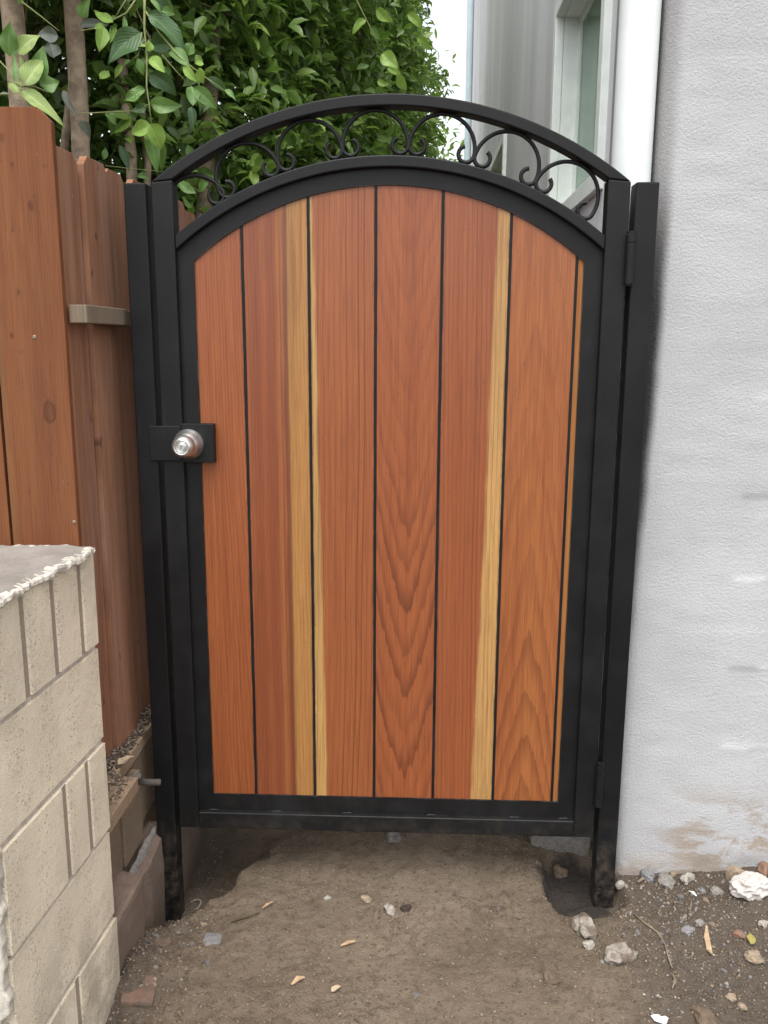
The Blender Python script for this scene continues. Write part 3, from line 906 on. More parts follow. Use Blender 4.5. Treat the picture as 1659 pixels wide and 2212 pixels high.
# C-shaped scrolls between the two arches
def scroll_path():
    R, rc = 0.0738, 0.0185
    half = []
    a_end = math.radians(182)                         # from the crown (90) round to the left flank and below
    for a in np.linspace(90, 182, 26):
        half.append((R * math.cos(math.radians(a)), R * math.sin(math.radians(a))))
    cx_, cz_ = (R - rc) * math.cos(a_end), (R - rc) * math.sin(a_end)
    for a in np.linspace(188, 182 + 250, 26):
        sh = 1 - 0.12 * (a - 188) / 244
        half.append((cx_ + rc * sh * math.cos(math.radians(a)), cz_ + rc * sh * math.sin(math.radians(a))))
    right = [(-x, z) for x, z in half]
    return right[::-1] + half[1:]


SP = scroll_path()
for k in range(7):
    ang = math.radians(-35.3 + 11.02 * k)
    if k == 0: ang = math.radians(-34.6)
    ca, sa = math.cos(ang), math.sin(ang)
    # centre of the scroll: its crown touches the underside of the top arch
    rr = 0.853 - 0.0735 - 0.0035
    cx, cz = CXG + rr * sa, 1.058 + rr * ca
    pts = [(cx + x * ca + z * sa, 0.024, cz - x * sa + z * ca) for x, z in SP]
    if k == 0: pts = [p for p in pts if p[0] > GX0 + SW - 0.004][0:60]
    if k == 6: pts = [p for p in pts if p[0] < GX1 - SW + 0.003]
    if k == 0:
        # keep the longest run (the stile cuts the left flank off)
        pts = [p for i, p in enumerate([(cx + x * ca + z * sa, 0.024, cz - x * sa + z * ca) for x, z in SP]) if i < 62 and p[0] > GX0 + SW - 0.004]
    o = MB().tube(pts, 0.0048, 8).build('scroll', MET, gate); shade_auto(o, 50)

# lock box, latch guard and knob
MB().box(0.1105, 0.1878, -0.0045, 0.0195, 1.1160, 1.2085).build('lock_box', MET, gate, bevel=0.0015)
MB().box(0.0330, 0.1100, -0.0058, -0.0004, 1.1190, 1.2030).build('latch_guard', MET, gate, bevel=0.002)
KX, KZ = 0.1280, 1.1600


def nickel():
    t = NT("brushed_nickel")
    o_ = t.tc()
    n_ = t.noise(o_, 160, 3)
    return t.fin((0.72, 0.72, 0.70), t.math('MULTIPLY_ADD', n_, 0.14, 0.32), None, Metallic=1.0)


NICK = nickel()
ko = MB().lathe_y(KX, KZ, [(0.0362, -0.0050), (0.0362, -0.0085), (0.0350, -0.0112), (0.0325, -0.0160), (0.0296, -0.0240), (0.0268, -0.0320), (0.0235, -0.0365)], 56).build('door_knob', NICK, gate)
shade_auto(ko, 40)
kb = MB().lathe_y(KX, KZ, [(0.0205, -0.0300), (0.0226, -0.0345), (0.0254, -0.0420), (0.0267, -0.0500), (0.0262, -0.0580), (0.0240, -0.0650),
                           (0.0205, -0.0705), (0.0172, -0.0732), (0.0155, -0.0728), (0.0142, -0.0700), (0.0125, -0.0680), (0.0098, -0.0676), (0.0092, -0.0690)], 56)
o = link('knob_ball', kb.mesh('knob_ball'), NICK, ko, loc=(0, 0, 0)); shade_auto(o, 45)
kc = MB().lathe_y(KX, KZ, [(0.0086, -0.0685), (0.0086, -0.0722), (0.0078, -0.0730)], 32)
o = link('lock_cylinder', kc.mesh('lock_cylinder'), NICK, ko, loc=(0, 0, 0)); shade_auto(o, 40)
kk = MB()
kk.prism([(KX - 0.0012, KZ - 0.0045), (KX + 0.0003, KZ - 0.0045), (KX + 0.0003, KZ), (KX + 0.0016, KZ + 0.0025), (KX + 0.0008, KZ + 0.0048), (KX - 0.0012, KZ + 0.002)], -0.0733, -0.0728)
link('keyway', kk.mesh('keyway'), plain("keyway_dark", (0.02, 0.02, 0.02), 0.5), ko, loc=(0, 0, 0))

# hinges
for z0, z1 in ((1.532, 1.642), (0.247, 0.360)):
    hz = z0
    hb = MB().tube([(1.1432, -0.0085, z0), (1.1432, -0.0085, z0 + (z1 - z0) * 0.80)], 0.0108, 18)
    ho = hb.build('hinge', MET, gate); shade_auto(ho, 40)
    kn = MB().tube([(1.1432, -0.0085, z0 + (z1 - z0) * 0.815), (1.1432, -0.0085, z1 - 0.004)], 0.0108, 18)
    shade_auto(link('knuckle', kn.mesh('knuckle'), MET, ho, loc=(0, 0, 0)), 40)
    pn = MB().tube([(1.1432, -0.0085, z0 - 0.004), (1.1432, -0.0085, z1)], 0.0068, 14)
    pn.tube([(1.1432, -0.0085, z1 - 0.003), (1.1432, -0.0085, z1 + 0.003)], 0.0090, 14)
    shade_auto(link('hinge_pin', pn.mesh('hinge_pin'), MET, ho, loc=(0, 0, 0)), 40)
# weld beads on the ledge of the bottom rail
WELD = plain("weld_bead", (0.035, 0.037, 0.042), 0.4, 0.3, 200, 0.0008, 0.5, 0.3)
for xw in (0.150, 0.315, 0.500, 0.720, 0.935, 1.060):
    b = MB()
    for k in range(5):
        c0 = Vector((xw + 0.0045 * (k - 2), 0.0128 + random.uniform(-.001, .001), 0.1952))
        b.tube([c0 + Vector((-0.004, 0, -0.002)), c0 + Vector((-.002, 0, 0.0008)), c0 + Vector((.002, 0, 0.0010)), c0 + Vector((0.004, 0, -0.002))], [0.0006, 0.0017, 0.0017, 0.0006], 8)
    o = b.build('weld_bead', WELD, gate, smooth=True)

# gate posts
for nm, xa, lab in (('l', 0.0, 'black square gate post on the latch side, standing in the trench'), ('r', 1.1494, 'black square hinge post beside the stucco wall')):
    p_ = MB().box(xa, xa + 0.0508, 0, 0.0508, -0.45, 1.751)
    o = p_.build('gate_post', MET2, bevel=0.0032, seg=3)
    tag(o, lab, 'gate post', 'posts carrying the gate')

# ------------------------------------------------------------------ cream block pier, left foreground
PF = lambda y: 0.035 + 0.0675 * (y + 0.40)         # x of its right face at y
pier = empty('block_pier', (-0.15, -0.59, 0), 'cream scored-block pier with ragged cement cap, left foreground', 'pier')
yb, yf, xl = -0.400, -0.786, -0.40
zt = 0.995
CH, JT = 0.2032, 0.0120
GROOVES = {0: (-0.463, -0.568, -0.671), 1: (), 2: (-0.484, -0.577), 3: (), 4: (-0.581,), 5: (-0.47, -0.66)}


def face_block(y_hi, y_lo, z0, z1, grooves, depth=0.0032, gw=0.0205):
    """block seen from its right face, with the scored grooves cut in; plan outline extruded upwards"""
    pts = [(xl, y_hi), (PF(y_hi), y_hi)]
    for g in sorted(grooves, reverse=True):
        pts += [(PF(g + gw / 2), g + gw / 2), (PF(g) - depth, g + gw / 2 - 0.0008), (PF(g) - depth, g - gw / 2 + 0.0008), (PF(g - gw / 2), g - gw / 2)]
    pts += [(PF(y_lo), y_lo), (xl, y_lo)]
    return MB().prism_z(pts[::-1], z0, z1)


for i in range(6):
    z1 = zt - i * CH; z0 = z1 - CH + JT
    dj = 0.0012 * math.sin(i * 2.1)
    mb = face_block(yb + dj, yf, z0, z1, GROOVES[i])
    for q in range(len(mb.v)):
        v = mb.v[q]; mb.v[q] = (v[0] + (0.0018 * math.sin(i * 3.3 + 1)), v[1], v[2])
    bo_ = mb.build('block', [BLOCK, GROOVE], pier, bevel=0.0013, seg=2)
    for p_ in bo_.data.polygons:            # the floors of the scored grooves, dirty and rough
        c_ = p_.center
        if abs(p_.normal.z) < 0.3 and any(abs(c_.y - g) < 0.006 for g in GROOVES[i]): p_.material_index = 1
MB().prism_z([(xl + 0.01, yb - 0.006), (xl + 0.01, yf + 0.006), (PF(yf) - 0.0044, yf + 0.006), (PF(yb) - 0.0044, yb - 0.006)], -0.3, zt - 0.002).build('mortar_joints', MORTAR, pier)


def ragged(poly_pts, step, amp, seed):
    out = []
    for i in range(len(poly_pts)):
        a, b = Vector(poly_pts[i]), Vector(poly_pts[(i + 1) % len(poly_pts)])
        n_ = max(1, int((b - a).length / step))
        nv = Vector(((b - a).y, -(b - a).x)).normalized()
        for k in range(n_):
            p = a.lerp(b, k / n_)
            q = Vector((p.x * 26, p.y * 26, seed * 3.3))
            w_ = mnoise.fractal(q, 0.6, 2.2, 5) * 1.5
            out.append(tuple(p + nv * amp * w_))
    return out


cap_poly = ragged([(xl, yb + 0.004), (xl, yf - 0.02), (PF(yf) + 0.012, yf - 0.01), (PF(-0.6) + 0.010, -0.6), (PF(yb) + 0.006, yb + 0.004)], 0.0045, 0.0075, 5)
cm = MB()
nC = len(cap_poly)
cen = Vector((-0.18, -0.6))
rings = [(zt - 0.006, -0.004, 0.5), (zt - 0.001, 0.0, 0.9), (zt + 0.005, -0.001, 0.8), (zt + 0.0085, -0.007, 0.5), (zt + 0.0098, -0.016, 0.35), (zt + 0.0108, -0.03, 0.1)]
vs = []
rnd = random.Random(3)
for (z, ins, am) in rings:
    for (x, y) in cap_poly:
        d_ = (cen - Vector((x, y))); L = d_.length
        q = Vector((x, y)) + d_ / L * (-ins if ins < 0 else 0)
        vs.append((q.x + rnd.uniform(-.0008, .0008) * am, q.y + rnd.uniform(-.0008, .0008) * am, z + rnd.uniform(-.0009, .0009) * am + 0.008 * am * mnoise.fractal(Vector((q.x * 30, q.y * 30, 4.0)), 0.8, 2.1, 3)))
fs = []
for r_ in range(len(rings) - 1):
    for k in range(nC):
        fs.append((r_ * nC + k, r_ * nC + (k + 1) % nC, (r_ + 1) * nC + (k + 1) % nC, (r_ + 1) * nC + k))
fs.append(tuple((len(rings) - 1) * nC + k for k in range(nC)))
cm.add(vs, fs)
co = cm.build('cement_cap', [CAP, PLASTER], pier)
for p_ in co.data.polygons:
    p_.material_index = 0 if p_.index == len(co.data.polygons) - 1 or p_.index >= 4 * nC or (p_.index >= 3 * nC and random.random() < .6) else 1
# coat of plaster breaking off the front face
fp = ragged([(xl, 0.26), (-0.02, 0.255), (0.004, 0.30), (0.006, 0.55), (0.002, 0.80), (0.004, 0.97), (xl, 0.97)], 0.014, 0.006, 9)
MB().prism(fp, yf - 0.020, yf - 0.0005).build('plaster_coat', PLASTER, pier, bevel=0.004, seg=2)

# ------------------------------------------------------------------ wooden fences on the left
RW = dict(heart=(0.222, 0.082, 0.031), heart2=(0.165, 0.058, 0.023), dark=(0.085, 0.030, 0.016))
FW = [wood("fence_wood_front", RW['heart'], RW['heart2'], (0.215, 0.095, 0.038), 'straight', 0, 0, 0.003, 170, 0.30, (-0.062, -0.058, -1), seed=41., rough=0.7, dark=RW['dark'],
           wcol=(0.215, 0.095, 0.044), knots=((0.028, 1.200, 0.021), (-0.030, 1.75, 0.008), (-0.012, 1.70, 0.006), (0.02, 1.62, 0.007), (-0.02, 1.45, 0.007), (-0.04, 1.36, 0.006)), weather=0.28)]
for k in range(4):
    FW.append(wood("fence_wood_side", (0.33, 0.158, 0.088), (0.235, 0.106, 0.057), None, 'straight', 0, 0, 0.002 * k, 150, 0.3, seed=50. + 7 * k, rough=0.75,
                   dark=(0.09, 0.036, 0.024), weather=0.55))
RAILW = wood("rail_wood", (0.23, 0.185, 0.13), (0.16, 0.128, 0.092), None, 'straight', 0, 0, 0.0, 120, 0.35, seed=77., rough=0.85, dark=(0.12, 0.085, 0.06), weather=0.3)


def picket(w, h, clip=0.026, th=0.017):
    """dog-eared board, foot at the origin, face towards -y"""
    return MB().prism([(-w / 2, 0), (w / 2, 0), (w / 2, h - clip), (w / 2 - clip, h), (-w / 2 + clip, h), (-w / 2, h - clip)], 0, th)


# front run, parallel to the gate, behind the pier
ff = empty('wooden_fence', (-0.6, -0.19, 0), 'broad orange-brown fence boards facing front, behind the block pier', 'fence')
fx = -0.147
for k in range(6):
    w = 0.148 if k == 0 else 0.140
    h = 1.86 - (0.012 * (k % 3))
    gap = 0.002 if k == 0 else 0.007
    bx = fx - k * 0.149
    mb = picket(w, h - 0.05, 0.028)
    me = mb.mesh('picket')
    o = link('picket', me, FW[0], ff, bevel=0.0012, loc=(bx - ff.location.x, -0.2 + (0.003 if k % 2 else 0) - ff.location.y, 0.05))
    o.rotation_euler = (0, math.radians(-0.4 + 0.5 * math.sin(k * 2.0 + 0.6)), 0) if k else (0, 0, 0)
    # the shader reads height from the board's own foot
MB().box(-1.05, -0.09, -0.181, -0.145, 0.62, 0.71).build('rail', RAILW, ff, bevel=0.002)
MB().box(-1.05, -0.09, -0.181, -0.145, 1.44, 1.53).build('rail', RAILW, ff, bevel=0.002)
SCREW = plain("screw_head", (0.30, 0.24, 0.17), 0.5, 0.2, 300, 0.0002, 0.5, 0.6)
for (qx, qy) in ((74, 728), (160, 1128 - 0)):
    p_ = at(qx, qy, -0.2005)
    MB().lathe_y(p_.x, p_.z, [(0.0042, -0.1998), (0.0042, -0.2008), (0.0032, -0.2014)], 12).build('screw', SCREW, ff)

# side run, along the passage
sf = empty('wooden_fence', (-0.05, 1.0, 0.39), 'weathered pinkish picket fence running back along the passage', 'fence')
sl = 0.065
ang = math.atan2(1.0, sl)                # along the run
ux, uy = math.cos(ang), math.sin(ang)
y = -0.199; k = 0
bw = [0.119, 0.124, 0.112]
while y < 6.4:
    w = bw[k] if k < 3 else 0.128 + 0.008 * random.random()
    yc = y + w / 2
    xc = -0.056 + sl * yc
    h = 1.790 - 0.395 + random.uniform(-0.012, 0.008)
    mb = picket(w, h, 0.020, 0.017)
    # board's local x runs along the fence, its face looks to +x (towards the passage)
    o = link('picket', mb.mesh('picket'), FW[1 + (k % 4)], sf, bevel=0.0012, loc=(xc - sf.location.x, yc - sf.location.y, 0.395 - sf.location.z + 0.002))
    o.rotation_euler = (0, math.radians(random.uniform(-.25, .25)), ang)
    off = 0.010 if k % 2 == 0 else 0.0
    o.location.x -= off
    y += w + (0.013 if k == 1 else 0.007); k += 1
for (z0, z1) in ((1.4365, 1.4745),):
    r0, r1 = -0.186, 6.3
    for a, b in ((r0, 0.035), (0.036, r1)):
        dd = 0.038 if a < 0 else 0.034
        MB().prism_z([(-0.056 + sl * a + 0.0005, a), (-0.056 + sl * a + dd, a), (-0.056 + sl * b + dd, b), (-0.056 + sl * b + 0.0005, b)],
                     z0 if a < 0 else z0 - 0.003, z1 if a < 0 else z1 - 0.004).build('rail', RAILW, sf, bevel=0.002)

# ------------------------------------------------------------------ low retaining wall under the side fence
rw = empty('retaining_wall', (-0.1, 1.0, 0), 'low brown block wall under the fence, with a dusty slab top', 'retaining wall')
SLAB = block_mat("slab_brown", (0.33, 0.235, 0.155))
MB().prism_z([(-0.30, -0.395), (0.0225, -0.395), (0.0255, -0.187), (-0.030, -0.183), (-0.030, 0.30), (-0.30, 0.30)], 0.360, 0.395).build('cap_slab', SLAB, rw, bevel=0.003)
for k in range(4):
    a, b = 0.302 + k * 1.5, 0.302 + (k + 1) * 1.5 - 0.008
    MB().box(-0.30, -0.03 + 0.02 * k, a, b, 0.360, 0.394).build('cap_slab', SLAB, rw, bevel=0.003)
bx = [(-0.395, -0.212), (-0.204, -0.070), (-0.062, 0.135), (0.143, 0.54), (0.548, 0.95), (0.958, 1.36), (1.368, 1.77), (1.778, 2.18)]
for k, (a, b) in enumerate(bx):
    MB().box(-0.27, -0.014 + 0.004 * (k % 2) - (0.02 if k == 2 else 0), a, b, 0.165, 0.352).build('block', BLOCK_OLD, rw, bevel=0.003)
MB().box(-0.26, -0.045, -0.39, 2.2, 0.03, 0.358).build('mortar_joints', BLOCK_OLD, rw)
rnd = random.Random(8)
foot = MB()
fo_pts = []
for yv in np.linspace(-0.235, 0.33, 16):
    fo_pts.append(yv)
vs, fs = [], []
for i, yv in enumerate(fo_pts):
    xe = 0.014 + rnd.uniform(-0.004, 0.004) + (0.022 if 0.05 < yv < 0.3 else 0)
    zt_ = 0.128 - 0.035 * max(0, yv) + rnd.uniform(-.004, .004) - (0.05 if yv > 0.1 else 0)
    vs += [(-0.25, yv, -0.3), (xe - 0.004, yv, -0.3), (xe + 0.004, yv, zt_ * 0.3), (xe, yv, zt_ - 0.012), (xe - 0.014, yv, zt_), (-0.25, yv, zt_ + 0.01)]
for i in range(len(fo_pts) - 1):
    for q in range(6):
        fs.append((i * 6 + q, i * 6 + (q + 1) % 6, (i + 1) * 6 + (q + 1) % 6, (i + 1) * 6 + q))
fs += [tuple(range(6)), tuple(range((len(fo_pts) - 1) * 6 + 5, (len(fo_pts) - 1) * 6 - 1, -1))]
foot.add(vs, fs)
PINK = block_mat("pinkish_block", (0.23, 0.165, 0.132))
foot.build('footing', PINK, rw)
LINER = plain("pale_grout", (0.30, 0.28, 0.255), 0.9, 0.2, 90, 0.001, 0.1)
gl = ragged([(-0.012, -0.235), (-0.004, -0.235), (-0.002, -0.05), (-0.003, 0.02), (-0.016, 0.02)], 0.02, 0.003, 4)
MB().prism_z(gl, 0.122, 0.139).build('grout_ridge', LINER, rw)

# ------------------------------------------------------------------ rough stones, debris
def rock(name, loc, size, mat, seed, parent=None, rough=0.35, sub=3, rot=0.0, sink=0.3, sharp=False):
    bm = bmesh.new()
    bmesh.ops.create_icosphere(bm, subdivisions=sub, radius=1.0)
    sd = Vector((seed * 3.17, seed * 1.71, seed * 0.93))
    for v in bm.verts:
        p = v.co.copy()
        n_ = mnoise.fractal(p * 1.1 + sd, 1.0, 2.0, 4)
        c_ = mnoise.cell(p * 1.4 + sd) if sharp else 0
        n2_ = mnoise.fractal(p * 3.2 + sd, 1.0, 2.0, 3)
        v.co = p * (1 + rough * n_ + 0.10 * c_ + 0.10 * n2_)
    for v in bm.verts:
        v.co.x *= size[0] / 2; v.co.y *= size[1] / 2; v.co.z *= size[2] / 2
    bmesh.ops.rotate(bm, verts=bm.verts, cent=(0, 0, 0), matrix=Matrix.Rotation(rot, 3, 'Z'))
    me = bpy.data.meshes.new(name); bm.to_mesh(me); bm.free()
    o = link(name, me, mat, parent, smooth=not sharp)
    z = loc[2] + size[2] * (0.5 - sink)
    o.location = (loc[0], loc[1], z)
    return o


def stone_mat(name, col, col2, sc=70.):
    t = NT(name)
    o_ = t.tc(); n1 = t.noise(o_, sc, 5, 0.65); n2 = t.noise(o_, sc * 4, 3)
    c = t.mix(t.smooth(n1, 0.35, 0.65), col, col2)
    gz_ = t.sep(t.n.new('ShaderNodeNewGeometry').outputs['Position'])
    c = t.mix(t.math('MULTIPLY', t.smooth(n2, 0.5, 0.7), 0.5), c, (0.13, 0.10, 0.075))
    return t.fin(c, 0.9, t.bump(t.math('ADD', n1, n2), 0.0016, 0.9), Specular_IOR_Level=0.2)


ST_CRUST = stone_mat("crusty_stone", (0.33, 0.30, 0.26), (0.14, 0.11, 0.082), 26.)
ST_WHITE = stone_mat("white_stone", (0.42, 0.39, 0.34), (0.29, 0.26, 0.22))
ST_BLUE = stone_mat("blue_grey_stone", (0.245, 0.245, 0.25), (0.185, 0.18, 0.175))
ST_GREY = stone_mat("grey_stone", (0.27, 0.255, 0.235), (0.19, 0.175, 0.155))
ST_TAN = stone_mat("tan_stone", (0.34, 0.265, 0.185), (0.25, 0.195, 0.14))
ST_CLAY = stone_mat("red_clay", (0.27, 0.145, 0.10), (0.20, 0.135, 0.10))
CLOD3 = stone_mat("soil_crumb", (0.180, 0.140, 0.102), (0.120, 0.092, 0.067))
CLOD2 = stone_mat("pale_clod", (0.285, 0.23, 0.172), (0.20, 0.155, 0.115))
CLOD = stone_mat("dirt_clod", (0.17, 0.125, 0.088), (0.115, 0.083, 0.058))


def item(name, cat, label, px, py, size, mat, seed, group=None, **k):
    k.setdefault('sharp', True); k.setdefault('sub', 3); k.setdefault('rough', 0.45); k.setdefault('rot', seed * 0.7)
    p_ = on_ground(px, py)
    o = rock(name, p_, size, mat, seed, **k)
    return tag(o, label, cat, group)


G = 'loose stones on the dirt'
item('stone', 'stone', 'largest crusty grey-white stone, right foreground dirt', 1335, 2072, (0.062, 0.056, 0.048), ST_CRUST, 2, G, rough=0.5, rot=.4)
item('stone', 'stone', 'pale mud-caked stone half buried below the hinge post', 1262, 2010, (0.052, 0.075, 0.034), ST_CRUST, 5, G, rough=0.5, rot=.2)
item('stone', 'stone', 'small whitish lump touching the mud-caked stone below the hinge post', 1272, 2044, (0.028, 0.024, 0.018), ST_WHITE, 6, G, rough=0.5)
item('stone', 'stone', 'angular brown stone under the gate, near the bottom rail', 850, 1812, (0.044, 0.046, 0.038), ST_GREY, 9, G, sharp=True, sub=2, rough=.3)
item('stone', 'stone', 'flat blue-grey stone in the dirt, right of the latch post', 458, 2032, (0.050, 0.046, 0.010), ST_BLUE, 12, G, sharp=True, rough=.3, sub=3)
item('stone', 'stone', 'cream pointed stone in the middle of the dirt', 842, 1970, (0.022, 0.040, 0.024), ST_WHITE, 15, G, sharp=True, sub=2, rot=.5)
item('stone', 'stone', 'flat tan stone, middle dirt, below the third plank', 790, 1944, (0.032, 0.022, 0.014), ST_TAN, 17, G, sharp=True, sub=2)
item('stone', 'stone', 'white chip of stone below the second plank gap', 707, 1943, (0.020, 0.018, 0.013), ST_WHITE, 19, G, sharp=True, sub=2)
item('plaster_lump', 'plaster', 'white block of broken plaster at the foot of the hinge post', 1339, 1918, (0.028, 0.020, 0.026), ST_WHITE, 23, None, rough=.12, sub=2, sink=.15)
item('stone', 'stone', 'wide grey-green slab of rubble at the foot of the stucco wall', 1440, 1906, (0.060, 0.042, 0.024), ST_GREY, 25, G, sharp=True, rough=.35)
item('stone', 'stone', 'blue-grey rounded stone against the stucco wall, left of the slab', 1400, 1898, (0.036, 0.032, 0.036), ST_BLUE, 27, G, rough=.4)
item('stone', 'stone', 'white crumbly stone at the wall foot, right of the slab', 1482, 1900, (0.040, 0.028, 0.024), ST_WHITE, 28, G, rough=.55)
item('stone', 'stone', 'small cream stone behind the slab at the wall foot', 1453, 1891, (0.018, 0.016, 0.016), ST_TAN, 29, G)
item('stone', 'stone', 'tan broken tile leaning on the wall foot behind the rag', 1588, 1898, (0.054, 0.022, 0.052), ST_TAN, 31, G, sharp=True, rough=.25, sub=2)
item('stone', 'stone', 'dull orange brick fragment at the right edge by the wall', 1650, 1880, (0.050, 0.03, 0.034), ST_CLAY, 33, G, sharp=True, sub=2)
item('stone', 'stone', 'round grey pebble left of the crumpled rag', 1548, 1930, (0.032, 0.026, 0.026), ST_GREY, 35, G, rough=.2)
item('stone', 'stone', 'small pale blue pebble left of the round grey pebble', 1518, 1928, (0.016, 0.016, 0.014), ST_BLUE, 36, G, rough=.2)
item('stone', 'stone', 'chalky flat stone with a notch, left of the long wood chip', 1487, 2012, (0.042, 0.026, 0.014), ST_BLUE, 37, G, sharp=True, rough=.4)
item('stone', 'stone', 'grey stone between the chalky stone and the wood chip', 1512, 1996, (0.026, 0.022, 0.014), ST_GREY, 38, G, sharp=True, sub=2)
item('stone', 'stone', 'brown-red stone right of the long wood chip', 1598, 2022, (0.034, 0.026, 0.018), ST_CLAY, 39, G, sharp=True, sub=2)
item('stone', 'stone', 'white stone near the right edge above the yellowing leaf', 1648, 1998, (0.026, 0.018, 0.016), ST_WHITE, 40, G, sub=2)
item('stone', 'stone', 'tan rough stone near the right edge of the lower dirt', 1626, 2070, (0.034, 0.040, 0.022), ST_TAN, 42, G, rough=.5)
item('stone', 'stone', 'buff stone in the lower right corner, upper of two', 1578, 2160, (0.026, 0.026, 0.018), ST_TAN, 44, G, sub=2)
item('stone', 'stone', 'buff stone in the lower right corner, lower of two', 1602, 2178, (0.022, 0.020, 0.016), ST_TAN, 45, G, sub=2)
item('dirt_clod', 'dirt clod', 'hard clod of dirt in the right foreground', 1188, 2120, (0.030, 0.044, 0.024), CLOD, 50, 'clods of dirt', rough=.5)
item('dirt_clod', 'dirt clod', 'clod of dirt beside the black painted hole', 1210, 1888, (0.036, 0.036, 0.028), CLOD, 51, 'clods of dirt', rough=.5)
item('dirt_clod', 'dirt clod', 'large clod at the bottom edge, right of the torn paper', 1520, 2200, (0.060, 0.04, 0.022), CLOD, 52, 'clods of dirt', rough=.5)
item('dirt_clod', 'dirt clod', 'dark clod beside the cream pointed stone', 876, 1966, (0.026, 0.024, 0.016), stone_mat("wet_clod", (0.055, 0.04, 0.03), (0.035, 0.026, 0.02)), 53, 'clods of dirt', rough=.6)
item('stone', 'stone', 'small ochre stone above the flat blue-grey stone', 440, 2000, (0.016, 0.016, 0.014), ST_TAN, 54, G, sub=2)
# concrete of the hinge post footing, seen in the hole
BRICKY = stone_mat('dusty_brick', (0.19, 0.115, 0.085), (0.135, 0.105, 0.08), 30.)
# broken blocks between pier and trench
for (lab, x, y, z, sz, mt, sd) in (('broken pinkish block lying against the pier behind its corner', -0.006, -0.312, 0.085, (0.085, 0.165, 0.19), PINK, 71),
                                   ('reddish brick stub sunk in the dirt at the foot of the pier', 0.080, -0.410, -0.014, (0.070, 0.075, 0.075), BRICKY, 74),
                                   ('grey lump of concrete behind the black hole at the hinge post', 1.090, 0.235, 0.010, (0.17, 0.11, 0.10), ST_GREY, 62),
                                   ('dark lump of old mortar near the foot of the pier', 0.072, -0.270, -0.020, (0.06, 0.07, 0.06), CLOD, 76)):
    bmk = bmesh.new(); bmesh.ops.create_cube(bmk, size=1.0)
    bmesh.ops.bevel(bmk, geom=bmk.edges[:], offset=0.10, segments=2, profile=0.6, affect='EDGES')
    bmesh.ops.subdivide_edges(bmk, edges=bmk.edges[:], cuts=2, use_grid_fill=True)
    for v in bmk.verts:
        q = v.co.copy()
        v.co += Vector((1, 1, 1)) * 0.0 + q * (0.10 * mnoise.fractal(q * 2.2 + Vector((sd, sd, 0)), 1, 2, 3))
        v.co.x *= sz[0]; v.co.y *= sz[1]; v.co.z *= sz[2]
    me = bpy.data.meshes.new('broken_block'); bmk.to_mesh(me); bmk.free()
    o = link('broken_block', me, mt, smooth=False); o.location = (x, y, z); o.rotation_euler = (0.12, 0.08, 0.06 * (sd % 5 - 2))
    if sd == 62:
        o.name = 'concrete_lump'; tag(o, lab, 'concrete')
    else:
        tag(o, lab, 'broken block', 'broken blocks by the pier')
# short grey conduit under the slab and the ring of a cut pipe
COND = plain("grey_conduit", (0.085, 0.078, 0.07), 0.6, 0.15, 40, 0.0004, 0.3)
o = MB().tube([at(297, 1676, -0.15), at(300, 1687, -0.13), at(312, 1690, -0.11), at(345, 1690, -0.09)], 0.0085, 14).build('conduit', COND); shade_auto(o, 60)
tag(o, 'short grey conduit passing behind the latch post under the slab', 'conduit')
pr = on_ground(420, 1956)
ring_ = MB()
ring_.tube([(pr.x + 0.018 * math.cos(a), pr.y + 0.018 * math.sin(a), pr.z + 0.001 + 0.006 * math.sin(a + 1)) for a in np.linspace(0, 2 * math.pi, 25)], 0.0028, 8, caps=False)
o = ring_.build('pipe_ring', plain("pale_plastic", (0.24, 0.21, 0.165), 0.6), smooth=True)
tag(o, 'pale plastic ring beside the foot of the latch post', 'plastic ring')

# crumpled rag
bmr = bmesh.new(); bmesh.ops.create_icosphere(bmr, subdivisions=5, radius=1.0)
for v in bmr.verts:
    p = v.co.copy()
    rdg = 1 - 2.2 * abs(mnoise.noise(Vector((p.x * 1.5, p.y * 2.1, p.z * 1.8)) + Vector((3, 7, 1)) + p.zxy * 0.6))
    rd2 = 1 - 2.0 * abs(mnoise.noise(p * 3.6 + Vector((9, 2, 4))))
    v.co = p * (0.78 + 0.26 * rdg + 0.10 * rd2 + 0.2 * mnoise.noise(p * 0.9))
    v.co.x *= 0.056; v.co.y *= 0.036; v.co.z *= 0.028
me = bpy.data.meshes.new('rag'); bmr.to_mesh(me); bmr.free()
o = link('rag', me, plain("dusty_white_cloth", (0.52, 0.48, 0.445), 0.95, 0.16, 60, 0.0008, 0.1), smooth=True)
p_ = on_ground(1622, 1932); o.location = (p_.x, p_.y + 0.01, p_.z + 0.016); o.rotation_euler = (0.1, -0.1, 0.35)
tag(o, 'crumpled white rag at the foot of the stucco wall', 'rag')

